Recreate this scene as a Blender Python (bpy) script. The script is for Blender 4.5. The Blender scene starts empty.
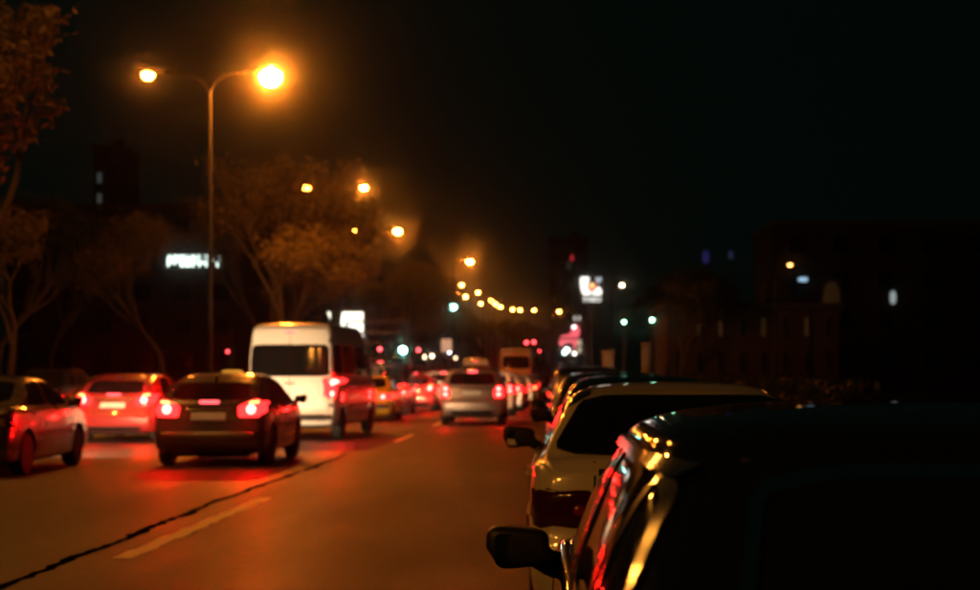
import bpy, bmesh, math, random
from mathutils import Vector, Matrix
from mathutils.bvhtree import BVHTree
R = math.radians
PI = math.pi
scene = bpy.context.scene
COL = scene.collection

# ------------------------------------------------------------------ camera, sky, exposure
FPX, VX, VY, CAMZ = 1650.0, 555.0, 375.0, 1.40      # focal length and vanishing point in 980x590 picture units
cam_d = bpy.data.cameras.new('camera')
cam = bpy.data.objects.new('camera', cam_d)
COL.objects.link(cam)
cam.location = (0, 0, CAMZ)
cam.rotation_euler = (R(90), 0, 0)
cam_d.sensor_width = 36.0
cam_d.lens = FPX / 980.0 * 36.0
cam_d.shift_x = -(VX - 490.0) / 980.0
cam_d.shift_y = (VY - 295.0) / 980.0
cam_d.clip_start = 0.05
cam_d.clip_end = 3000
cam_d.dof.use_dof = True
cam_d.dof.focus_distance = 5.2
cam_d.dof.aperture_fstop = 3.7
scene.camera = cam

world = bpy.data.worlds.new('World')
scene.world = world
world.use_nodes = True
wn = world.node_tree.nodes
wl = world.node_tree.links
wn.clear()
w_out = wn.new('ShaderNodeOutputWorld')
w_bg = wn.new('ShaderNodeBackground')
w_sky = wn.new('ShaderNodeTexSky')
w_sky.sky_type = 'NISHITA'
w_sky.sun_disc = False
w_sky.sun_elevation = R(-4)
w_sky.sun_rotation = R(200)
w_bg.inputs['Strength'].default_value = 0.0006
w_bg2 = wn.new('ShaderNodeBackground')             # faint greenish glow of the night sky
w_bg2.inputs['Color'].default_value = (0.25, 1.0, 0.7, 1)
w_bg2.inputs['Strength'].default_value = 0.0022
w_add = wn.new('ShaderNodeAddShader')
wl.new(w_sky.outputs['Color'], w_bg.inputs['Color'])
wl.new(w_bg.outputs[0], w_add.inputs[0])
wl.new(w_bg2.outputs[0], w_add.inputs[1])
wl.new(w_add.outputs[0], w_out.inputs['Surface'])

scene.view_settings.view_transform = 'Standard'
scene.view_settings.look = 'None'
scene.view_settings.exposure = 0.0
scene.view_settings.gamma = 1.0
scene.render.engine = 'CYCLES'
cy = scene.cycles
cy.use_denoising = True
try:
    cy.denoiser = 'OPENIMAGEDENOISE'
except Exception:
    pass
cy.max_bounces = 5
cy.diffuse_bounces = 2
cy.glossy_bounces = 3
cy.transmission_bounces = 3
cy.transparent_max_bounces = 6
cy.volume_bounces = 0
cy.sample_clamp_indirect = 4.0
cy.sample_clamp_direct = 0.0
cy.caustics_reflective = False
cy.caustics_refractive = False
cy.use_adaptive_sampling = False

# light levels
LAMP = 900.0          # radiance of a sodium lamp bowl
HEAD = 480.0          # watts of one headlight beam
BRAKE = 400.0          # radiance of a lit brake bulb


def P(px, py, y):
    """world point at depth y that the lens maps to picture position px, py"""
    return Vector(((px - VX) * y / FPX, y, CAMZ + (VY - py) * y / FPX))


# ------------------------------------------------------------------ materials
MATS = {}


def pmat(name, col, rough=0.5, metal=0.0, var=0.12, scale=6.0, bump=0.0, bscale=60.0, coat=0.0, spec=0.5, rvar=0.08):
    if name in MATS:
        return MATS[name]
    m = bpy.data.materials.new(name)
    m.use_nodes = True
    nt = m.node_tree
    b = nt.nodes['Principled BSDF']
    b.inputs['Roughness'].default_value = rough
    b.inputs['Metallic'].default_value = metal
    b.inputs['Specular IOR Level'].default_value = spec
    b.inputs['Coat Weight'].default_value = coat
    b.inputs['Coat Roughness'].default_value = 0.04
    tc = nt.nodes.new('ShaderNodeTexCoord')
    no = nt.nodes.new('ShaderNodeTexNoise')
    no.inputs['Scale'].default_value = scale
    no.inputs['Detail'].default_value = 5
    nt.links.new(tc.outputs['Object'], no.inputs['Vector'])
    mx = nt.nodes.new('ShaderNodeMix')
    mx.data_type = 'RGBA'
    mx.inputs[6].default_value = tuple(c * (1 - var) for c in col) + (1,)
    mx.inputs[7].default_value = tuple(min(1, c * (1 + var)) for c in col) + (1,)
    nt.links.new(no.outputs['Fac'], mx.inputs[0])
    nt.links.new(mx.outputs[2], b.inputs['Base Color'])
    mr = nt.nodes.new('ShaderNodeMapRange')
    mr.inputs['To Min'].default_value = max(0.02, rough - rvar)
    mr.inputs['To Max'].default_value = min(1, rough + rvar)
    nt.links.new(no.outputs['Fac'], mr.inputs['Value'])
    nt.links.new(mr.outputs[0], b.inputs['Roughness'])
    if bump > 0:
        n2 = nt.nodes.new('ShaderNodeTexNoise')
        n2.inputs['Scale'].default_value = bscale
        n2.inputs['Detail'].default_value = 6
        nt.links.new(tc.outputs['Object'], n2.inputs['Vector'])
        bp = nt.nodes.new('ShaderNodeBump')
        bp.inputs['Strength'].default_value = bump
        bp.inputs['Distance'].default_value = 0.02
        nt.links.new(n2.outputs['Fac'], bp.inputs['Height'])
        nt.links.new(bp.outputs[0], b.inputs['Normal'])
    MATS[name] = m
    return m


def emat(name, col, strength, base=(0.3, 0.3, 0.3), rough=0.3):
    if name in MATS:
        return MATS[name]
    m = bpy.data.materials.new(name)
    m.use_nodes = True
    b = m.node_tree.nodes['Principled BSDF']
    b.inputs['Base Color'].default_value = tuple(base) + (1,)
    b.inputs['Roughness'].default_value = rough
    b.inputs['Emission Color'].default_value = tuple(col) + (1,)
    b.inputs['Emission Strength'].default_value = strength
    MATS[name] = m
    return m


def paint(name, col, metal=0.35, rough=0.28):
    return pmat('paint_' + name, col, rough, metal, 0.20, 1.7, 0, 60, 1.0, 0.5, 0.05)


M_GLASS = pmat('window_glass', (0.006, 0.007, 0.007), 0.06, 0, 0.2, 3, 0, 60, 0.0, 0.6, 0.03)
M_BLACKTRIM = pmat('black_trim', (0.012, 0.012, 0.012), 0.5, 0, 0.2, 12, 0.1, 300)
M_CHROME = pmat('chrome_trim', (0.62, 0.60, 0.56), 0.16, 1.0, 0.05, 8)
M_RUBBER = pmat('tyre_rubber', (0.018, 0.018, 0.018), 0.8, 0, 0.2, 10, 0.2, 200)
M_RIM = pmat('rim_alloy', (0.30, 0.30, 0.30), 0.35, 0.9, 0.1, 8)
M_UNDER = pmat('underbody', (0.01, 0.01, 0.01), 0.9)
M_PLATE = pmat('licence_plate', (0.72, 0.70, 0.62), 0.45, 0, 0.05)
M_PLATELIT = emat('licence_plate_lit', (1.0, 0.55, 0.35), 0.03, (0.75, 0.72, 0.65), 0.45)
M_INK = pmat('plate_ink', (0.01, 0.01, 0.012), 0.5)
M_MIRROR = pmat('mirror_glass', (0.85, 0.85, 0.85), 0.03, 1.0, 0.02, 4, rvar=0.01)
M_LENS_OFF = pmat('tail_lens_unlit', (0.06, 0.003, 0.004), 0.12, 0, 0.15, 20, coat=0.6)
M_LENS_ON = emat('tail_lens_lit', (1.0, 0.018, 0.018), 5.0, (0.25, 0.008, 0.008), 0.15)
M_LENS_RUN = emat('tail_lens_running', (1.0, 0.02, 0.02), 0.45, (0.25, 0.008, 0.008), 0.15)
M_BULB_ON = emat('brake_bulb', (1.0, 0.0042, 0.0034), BRAKE, (0.3, 0.02, 0.02))
M_BULB_HOT = emat('brake_bulb_hot', (1.0, 0.0026, 0.0020), BRAKE * 1.9, (0.3, 0.02, 0.02))
M_BULB_RUN = emat('running_bulb', (1.0, 0.012, 0.01), BRAKE * 0.1, (0.3, 0.02, 0.02))
M_BULB_OFF = pmat('unlit_bulb', (0.30, 0.02, 0.02), 0.15, 0)
M_AMBER = emat('indicator_lit', (1.0, 0.42, 0.1), 6, (0.4, 0.2, 0.05))
M_AMBER_OFF = pmat('indicator_unlit', (0.40, 0.16, 0.03), 0.15)
M_STOP = emat('high_brake_light', (1.0, 0.07, 0.08), 4.0, (0.3, 0.02, 0.02))
M_HEAD_ON = emat('headlight_lit', (1.0, 0.86, 0.66), 18, (0.8, 0.8, 0.8), 0.1)
M_HEAD_OFF = pmat('headlight_unlit', (0.55, 0.55, 0.55), 0.08, 0.2, coat=1.0)


# ------------------------------------------------------------------ scene graph helpers
def tag(o, label=None, cat=None, group=None, kind=None):
    if label: o['label'] = label
    if cat: o['category'] = cat
    if group: o['group'] = group
    if kind: o['kind'] = kind
    return o


def thing(name, label, cat, loc=(0, 0, 0), rz=0, group=None):
    o = bpy.data.objects.new(name, None)
    COL.objects.link(o)
    o.empty_display_size = 0.1
    o.location = loc
    o.rotation_euler = (0, 0, rz)
    return tag(o, label, cat, group)


def ob(name, mesh, material, parent=None, loc=None):
    """one mesh object; the material sits on the object so that copies may share mesh data"""
    o = bpy.data.objects.new(name, mesh)
    COL.objects.link(o)
    if not mesh.materials:
        mesh.materials.append(None)
    o.material_slots[0].link = 'OBJECT'
    o.material_slots[0].material = material
    if parent: o.parent = parent
    if loc: o.location = loc
    return o


def mesh_from(verts, faces, name='m', smooth=None):
    me = bpy.data.meshes.new(name)
    me.from_pydata([tuple(v) for v in verts], [], faces)
    me.validate()
    if smooth is not None:
        me.polygons.foreach_set('use_smooth', [True] * len(me.polygons))
        me.set_sharp_from_angle(angle=R(smooth))
    me.update()
    return me


class MB:
    """collects shapes for ONE part"""
    def __init__(self):
        self.v = []
        self.f = []

    def add(self, v, f):
        n = len(self.v)
        self.v += [Vector(p) for p in v]
        self.f += [tuple(i + n for i in q) for q in f]
        return self

    def box(self, c, s, bev=0.0, rot=None):
        bm = bmesh.new()
        bmesh.ops.create_cube(bm, size=1)
        for v in bm.verts:
            v.co = Vector((v.co.x * s[0], v.co.y * s[1], v.co.z * s[2]))
        if bev > 0:
            bmesh.ops.bevel(bm, geom=list(bm.edges), offset=bev, segments=2, affect='EDGES', profile=0.6)
        bm.verts.index_update()
        vs = []
        for v in bm.verts:
            p = v.co.copy()
            if rot is not None: p = rot @ p
            vs.append(p + Vector(c))
        self.add(vs, [[l.index for l in f.verts] for f in bm.faces])
        bm.free()
        return self

    def tube(self, pts, rads, n=8, cap=True):
        pts = [Vector(p) for p in pts]
        rings = []
        prev = None
        vs = []
        for i, p in enumerate(pts):
            if i == 0: d = pts[1] - p
            elif i == len(pts) - 1: d = p - pts[i - 1]
            else: d = pts[i + 1] - pts[i - 1]
            d.normalize()
            a = Vector((1, 0, 0)) if abs(d.x) < 0.8 else Vector((0, 1, 0))
            if prev is not None: a = prev
            a = (a - d * a.dot(d)).normalized()
            prev = a
            b = d.cross(a)
            r = rads[i] if hasattr(rads, '__len__') else rads
            for k in range(n):
                t = 2 * PI * k / n
                vs.append(p + (a * math.cos(t) + b * math.sin(t)) * r)
        fs = []
        for i in range(len(pts) - 1):
            for k in range(n):
                k2 = (k + 1) % n
                fs.append((i * n + k, i * n + k2, (i + 1) * n + k2, (i + 1) * n + k))
        if cap:
            fs.append(tuple(range(n - 1, -1, -1)))
            fs.append(tuple((len(pts) - 1) * n + k for k in range(n)))
        return self.add(vs, fs)

    def lathe(self, prof, n=24, axis='z', c=(0, 0, 0)):
        vs, fs = [], []
        for (r, h) in prof:
            for k in range(n):
                t = 2 * PI * k / n
                if axis == 'z': vs.append(Vector((r * math.cos(t), r * math.sin(t), h)) + Vector(c))
                elif axis == 'x': vs.append(Vector((h, r * math.cos(t), r * math.sin(t))) + Vector(c))
                else: vs.append(Vector((r * math.cos(t), h, r * math.sin(t))) + Vector(c))
        for i in range(len(prof) - 1):
            for k in range(n):
                k2 = (k + 1) % n
                fs.append((i * n + k, i * n + k2, (i + 1) * n + k2, (i + 1) * n + k))
        fs.append(tuple(range(n - 1, -1, -1)))
        fs.append(tuple((len(prof) - 1) * n + k for k in range(n)))
        return self.add(vs, fs)

    def superell(self, c, s, e=0.5, nu=18, nv=10, shape=None):
        """rounded block (superellipsoid) with half sizes s"""
        def pw(a, q): return math.copysign(abs(a) ** q, a)
        vs, fs = [], []
        for j in range(nv + 1):
            ph = -PI / 2 + PI * j / nv
            for i in range(nu):
                th = 2 * PI * i / nu
                p = Vector((pw(math.cos(ph), e) * pw(math.cos(th), e), pw(math.cos(ph), e) * pw(math.sin(th), e), pw(math.sin(ph), e)))
                p = Vector((p.x * s[0], p.y * s[1], p.z * s[2]))
                if shape: p = shape(p)
                vs.append(p + Vector(c))
        for j in range(nv):
            for i in range(nu):
                i2 = (i + 1) % nu
                fs.append((j * nu + i, j * nu + i2, (j + 1) * nu + i2, (j + 1) * nu + i))
        return self.add(vs, fs)

    def prism(self, pts, y0, y1):
        """outline in x,z extruded along y"""
        n = len(pts)
        vs = [(p[0], y0, p[1]) for p in pts] + [(p[0], y1, p[1]) for p in pts]
        fs = [tuple(range(n)), tuple(range(2 * n - 1, n - 1, -1))]
        for i in range(n):
            j = (i + 1) % n
            fs.append((i, i + n, j + n, j))
        return self.add(vs, fs)

    def mesh(self, smooth=35, name='m'):
        me = mesh_from(self.v, self.f, name, smooth)
        bm = bmesh.new()
        bm.from_mesh(me)
        bmesh.ops.remove_doubles(bm, verts=bm.verts, dist=1e-5)
        bmesh.ops.recalc_face_normals(bm, faces=bm.faces)
        bm.to_mesh(me)
        bm.free()
        if smooth is not None:
            me.polygons.foreach_set('use_smooth', [True] * len(me.polygons))
            me.set_sharp_from_angle(angle=R(smooth))
        return me

    def build(self, name, material, parent=None, loc=None, smooth=35):
        return ob(name, self.mesh(smooth, name), material, parent, loc)


# ------------------------------------------------------------------ vehicles: geometry
def lerp(a, b, t): return a + (b - a) * t


def sstep(t):
    t = max(0.0, min(1.0, t))
    return t * t * (3 - 2 * t)


def keyed(keys, x, soft=0.0):
    def lin(q):
        if q <= keys[0][0]: return keys[0][1]
        for (a, va), (b, vb) in zip(keys, keys[1:]):
            if q <= b: return lerp(va, vb, (q - a) / (b - a))
        return keys[-1][1]
    if soft <= 0: return lin(x)
    return (lin(x - soft) + 2 * lin(x - soft / 2) + 2 * lin(x) + 2 * lin(x + soft / 2) + lin(x + soft)) / 8.0


def catmull(pts, sub):
    out = []
    n = len(pts)
    for i in range(n - 1):
        p0 = pts[max(0, i - 1)]; p1 = pts[i]; p2 = pts[i + 1]; p3 = pts[min(n - 1, i + 2)]
        for s in range(sub):
            t = s / sub
            out.append(tuple(0.5 * ((2 * b) + (-a + c) * t + (2 * a - 5 * b + 4 * c - d) * t * t + (-a + 3 * b - 3 * c + d) * t ** 3)
                             for a, b, c, d in zip(p0, p1, p2, p3)))
    out.append(tuple(pts[-1]))
    return out


def chaikin(pts, n):
    for _ in range(n):
        q = []
        for i in range(len(pts)):
            a, b = pts[i], pts[(i + 1) % len(pts)]
            k = .11 if len(pts) <= 8 else .25
            q.append((a[0] * (1 - k) + b[0] * k, a[1] * (1 - k) + b[1] * k))
            q.append((a[0] * k + b[0] * (1 - k), a[1] * k + b[1] * (1 - k)))
        pts = q
    return pts


def body_mesh(S):
    """closed car shell: sections along the length, ends shaped by height profiles, wheel wells cut out"""
    L, W, H, zb, belt = S['L'], S['W'], S['H'], S['zb'], S['belt']
    wr = S['wr'] * W / 2
    ys = [0, .02, .05, .09, .15] + [lerp(.22, L - .22, i / 50) for i in range(51)] + [L - .15, L - .09, L - .05, L - .02, L]
    rings = []
    for y in ys:
        t = min(y, L - y)
        ef = 1 - S.get('taper', .075) * (1 - min(1, t / .22)) ** 2
        w = W / 2 * ef * (1 - 0.05 * abs(2 * y / L - 1) ** 3)
        zt = keyed(S['top'], y, 0.07)
        zt -= 0.03 * (1 - min(1, t / .15)) ** 2
        bl = min(keyed(S['beltk'], y, .1) if 'beltk' in S else belt, zt - .03)
        g = max(0.02, zt - bl)
        xr = lerp(w * .92, wr * ef, min(1, g / (H - belt)))
        rr = min(1.0, g / .25)
        zlow = zb + 0.02 * (1 - min(1, t / .15))
        pts = [(0, zt), (xr * .45, zt - .004), (xr * .78, zt - .018 * rr - .003), (xr * .95, zt - .055 * rr - .006),
               (lerp(xr, w * .945, .25), lerp(zt, bl, .30)), (lerp(xr, w * .945, .62), lerp(zt, bl, .66)),
               (w * .95, bl + .012), (w * .982, bl - .025), (w * .998, lerp(zlow, bl, .62)), (w, lerp(zlow, bl, .40)), (w * .985, lerp(zlow, bl, .18)),
               (w * .945, zlow + .03), (w * .85, zlow), (w * .4, zlow), (0, zlow)]
        rings.append([(x, y, z) for x, z in catmull(pts, 3)])
    rk, fk = S['rear'], S['front']
    rl, fl = S.get('rl', 1.5), S.get('fl', 1.0)

    def deform(p):
        x, y, z = p
        bow = 0.05 * (abs(x) / (W / 2)) ** 2.5
        y2 = y + (1 - sstep(y / rl)) * keyed(rk, z, .02) - (1 - sstep((L - y) / fl)) * keyed(fk, z, .02)
        y2 += bow * (1 - sstep(y / .6)) - 2.2 * bow * (1 - sstep((L - y) / .8))
        return (x, y2, z)
    verts, faces = [], []
    n = len(rings[0])
    idx = []
    for rg in rings:
        row = []
        for p in rg:
            verts.append(deform(p)); row.append(len(verts) - 1)
        left = []
        for p in rg[1:-1][::-1]:
            verts.append(deform((-p[0], p[1], p[2]))); left.append(len(verts) - 1)
        idx.append(row + left)
    m = len(idx[0])
    for a, b in zip(idx, idx[1:]):
        for i in range(m):
            j = (i + 1) % m
            faces.append((a[i], a[j], b[j], b[i]))
    K = 8
    for end, rg in ((0, rings[0]), (-1, rings[-1])):
        grid = []
        for i in range(n):
            ri = idx[end][i]
            if i in (0, n - 1):
                grid.append([ri] * (K + 1)); continue
            li = idx[end][m - i]
            x, y, z = rg[i]
            row = [ri]
            for k in range(1, K):
                verts.append(deform((lerp(x, -x, k / K), y, z))); row.append(len(verts) - 1)
            row.append(li)
            grid.append(row)
        for i in range(n - 1):
            for k in range(K):
                q = []
                for v in (grid[i][k], grid[i][k + 1], grid[i + 1][k + 1], grid[i + 1][k]):
                    if v not in q: q.append(v)
                if len(q) >= 3: faces.append(tuple(q))
    me = mesh_from(verts, faces, 'body')
    bm = bmesh.new(); bm.from_mesh(me)
    bmesh.ops.recalc_face_normals(bm, faces=bm.faces)
    for _ in range(S.get('smooth', 2)):
        bmesh.ops.smooth_vert(bm, verts=bm.verts, factor=.5, use_axis_x=True, use_axis_y=True, use_axis_z=True)
    bm.to_mesh(me)
    bvh = BVHTree.FromBMesh(bm)
    bm.free()
    # wheel wells
    cut = MB()
    for yw in S['axles']:
        for s in (-1, 1):
            rw = S['rw'] + .055
            x0, x1 = s * (W / 2 - .27), s * (W / 2 + .15)
            cut.lathe([(rw, x0), (rw, x1)], 28, 'x', (0, yw, S['rw'] + .01))
    cme = cut.mesh(None)
    bo = bpy.data.objects.new('cut_body', me); co = bpy.data.objects.new('cut_tool', cme)
    COL.objects.link(bo); COL.objects.link(co)
    md = bo.modifiers.new('cut', 'BOOLEAN'); md.operation = 'DIFFERENCE'; md.solver = 'EXACT'; md.object = co
    dg = bpy.context.evaluated_depsgraph_get()
    out = bpy.data.meshes.new_from_object(bo.evaluated_get(dg))
    bpy.data.objects.remove(bo); bpy.data.objects.remove(co)
    bpy.data.meshes.remove(me)
    out.polygons.foreach_set('use_smooth', [True] * len(out.polygons))
    out.set_sharp_from_angle(angle=R(38))
    out.materials.clear()
    return out, bvh


def patch(bvh, pts, axis, off=.005, depth=.02, rings=7, rnd=2, L=5):
    """a panel that follows the shell: outline seen from the rear, front, side or top, with its own thickness"""
    if rnd: pts = chaikin(pts, rnd)
    # resample long edges so that the panel bends with the body
    q = []
    for i in range(len(pts)):
        a, b = pts[i], pts[(i + 1) % len(pts)]
        k = max(1, int(math.hypot(a[0] - b[0], a[1] - b[1]) / .12))
        for s in range(k):
            q.append((lerp(a[0], b[0], s / k), lerp(a[1], b[1], s / k)))
    pts = q
    cx = sum(p[0] for p in pts) / len(pts); cz = sum(p[1] for p in pts) / len(pts)

    def proj(u, v):
        if axis == 'rear': o, d = Vector((u, -3, v)), Vector((0, 1, 0))
        elif axis == 'front': o, d = Vector((u, L + 3, v)), Vector((0, -1, 0))
        elif axis == 'right': o, d = Vector((4, u, v)), Vector((-1, 0, 0))
        elif axis == 'left': o, d = Vector((-4, u, v)), Vector((1, 0, 0))
        else: o, d = Vector((u, v, 6)), Vector((0, 0, -1))
        h = bvh.ray_cast(o, d)
        if h[0] is None:
            h = bvh.find_nearest(o + d * 3.0)
        nn = h[1]
        if nn.dot(d) > 0: nn = -nn
        return h[0], nn
    verts, faces = [], []
    p, nn = proj(cx, cz)
    verts.append(p + nn * off)
    n = len(pts)
    for r in range(1, rings + 1):
        t = r / rings
        for a, b in pts:
            p, nn = proj(lerp(cx, a, t), lerp(cz, b, t))
            verts.append(p + nn * off * (1.0 if r < rings else .7))
    nb = []
    for a, b in pts:
        p, nn = proj(a, b)
        verts.append(p - nn * depth)
    for k in range(n):
        faces.append((0, 1 + k, 1 + (k + 1) % n))
    for r in range(rings):
        for k in range(n):
            k2 = (k + 1) % n
            faces.append((1 + r * n + k, 1 + (r + 1) * n + k, 1 + (r + 1) * n + k2, 1 + r * n + k2))
    me = mesh_from(verts, faces, 'panel')
    bm = bmesh.new(); bm.from_mesh(me)
    bmesh.ops.recalc_face_normals(bm, faces=bm.faces)
    bm.to_mesh(me); bm.free()
    me.polygons.foreach_set('use_smooth', [True] * len(me.polygons))
    me.set_sharp_from_angle(angle=R(50))
    return me


def strip(bvh, line, axis, width, off=.006, L=5):
    """thin trim or panel gap along a polyline on the shell"""
    vs, fs = [], []
    pts = []
    for (a, b) in zip(line, line[1:]):
        k = max(1, int(math.hypot(a[0] - b[0], a[1] - b[1]) / .06))
        for s in range(k): pts.append((lerp(a[0], b[0], s / k), lerp(a[1], b[1], s / k)))
    pts.append(line[-1])
    for i, (u, v) in enumerate(pts):
        a = pts[max(0, i - 1)]; b = pts[min(len(pts) - 1, i + 1)]
        dx, dz = b[0] - a[0], b[1] - a[1]
        l = math.hypot(dx, dz) or 1
        nx, nz = -dz / l * width / 2, dx / l * width / 2
        for s in (-1, 1):
            uu, vv = u + nx * s, v + nz * s
            if axis == 'rear': o, d = Vector((uu, -3, vv)), Vector((0, 1, 0))
            elif axis == 'right': o, d = Vector((4, uu, vv)), Vector((-1, 0, 0))
            elif axis == 'left': o, d = Vector((-4, uu, vv)), Vector((1, 0, 0))
            elif axis == 'front': o, d = Vector((uu, L + 3, vv)), Vector((0, -1, 0))
            else: o, d = Vector((uu, vv, 6)), Vector((0, 0, -1))
            h = bvh.ray_cast(o, d)
            if h[0] is None: h = bvh.find_nearest(o + d * 3)
            nn = h[1] if h[1].dot(d) < 0 else -h[1]
            vs.append(h[0] + nn * off); vs.append(h[0] - nn * .01)
    for i in range(len(pts) - 1):
        a, b = i * 4, (i + 1) * 4
        fs += [(a, a + 2, b + 2, b), (a + 1, a, b, b + 1), (a + 2, a + 3, b + 3, b + 2)]
    return mesh_from(vs, fs, 'strip', 40)


def wheel_meshes(r, w):
    t = MB().lathe([(r * .62, -w * .5), (r * .86, -w * .5), (r * .95, -w * .46), (r, -w * .32), (r, w * .32), (r * .95, w * .46), (r * .86, w * .5), (r * .62, w * .5)], 28, 'x').mesh(40)
    m = MB()
    m.lathe([(r * .64, w * .30), (r * .64, w * .47), (r * .57, w * .45), (r * .55, w * .2)], 24, 'x')
    m.lathe([(r * .14, w * .20), (r * .13, w * .40), (r * .05, w * .42)], 12, 'x')
    for k in range(5):
        a = 2 * PI * k / 5
        m.box((w * .33, math.cos(a) * r * .36, math.sin(a) * r * .36), (w * .14, r * .15, r * .46), 0, Matrix.Rotation(a - PI / 2, 3, 'X'))
    m.lathe([(r * .55, w * .08), (r * .55, w * .14)], 20, 'x')
    return t, m.mesh(35)


def mirror_meshes(sz=1.0):
    """door mirror of the car's own right side; origin at the door skin"""
    m = MB()

    def shp(p):
        p.z *= 1 + .16 * p.x / (.11 * sz)
        p.x += (-.02 if p.z < 0 else .0)
        return p
    m.superell((.145 * sz, .02, .05 * sz), (.105 * sz, .055, .066 * sz), .45, 22, 12, shp)
    m.tube([(-.02, .045, -.02), (.03, .04, -.005), (.09 * sz, .02, .03 * sz)], [.042, .034, .036], 10)
    h = m.mesh(45)
    g = MB()
    pts = chaikin([(.06 * sz, -.005), (.235 * sz, -.015), (.235 * sz, .11 * sz), (.06 * sz, .10 * sz)], 2)
    pts = [(lerp(.147 * sz, a, .82), lerp(.048, b, .82)) for a, b in pts]
    g.prism(pts, -.030, -.022)
    for v in g.v: v.y -= math.tan(R(11)) * (v.x - .147 * sz)
    return h, g.mesh(30)


def cabin_mesh(C):
    """greenhouse lofted upwards: rounded plan outlines from the belt line to the roof, closed by a gently domed roof"""
    z0, z1, zt = C['z']
    N = 72
    rings = []

    def plan(yr, yf, hw, z, n=5.4):
        yc, hl = (yr + yf) / 2, (yf - yr) / 2
        out = []
        for k in range(N):
            t = 2 * PI * (k + .5) / N
            c, q = math.cos(t), math.sin(t)
            x = math.copysign(abs(c) ** (2 / n), c) * hw
            y = yc + math.copysign(abs(q) ** (2 / n), q) * hl
            out.append((x, y, z))
        return out
    for i in range(15):
        t = i / 14
        bulge = .018 * math.sin(PI * t)
        rings.append(plan(lerp(C['rear'][0], C['rear'][1], t), lerp(C['front'][0], C['front'][1], t), lerp(C['hw'][0], C['hw'][1], t) + bulge, lerp(z0, z1, t)))
    for i in range(1, 10):
        a = i / 9
        sc = math.cos(a * PI / 2) ** .7 if i < 9 else 0.02
        z = z1 + (zt - z1) * math.sin(a * PI / 2) ** .85
        yr, yf, hw = C['rear'][1], C['front'][1], C['hw'][1]
        yc, hl = (yr + yf) / 2, (yf - yr) / 2
        rings.append(plan(yc - hl * sc, yc + hl * sc, hw * sc, z))
    vs = [p for r_ in rings for p in r_]
    fs = []
    for j in range(len(rings) - 1):
        for k in range(N):
            k2 = (k + 1) % N
            fs.append((j * N + k, j * N + k2, (j + 1) * N + k2, (j + 1) * N + k))
    fs.append(tuple((len(rings) - 1) * N + k for k in range(N)))
    me = mesh_from(vs, fs, 'cabin', 40)
    bm = bmesh.new(); bm.from_mesh(me)
    bmesh.ops.recalc_face_normals(bm, faces=bm.faces)
    bm.to_mesh(me); bm.free()
    me.polygons.foreach_set('use_smooth', [True] * len(me.polygons))
    return me


TYPES = {}


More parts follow.
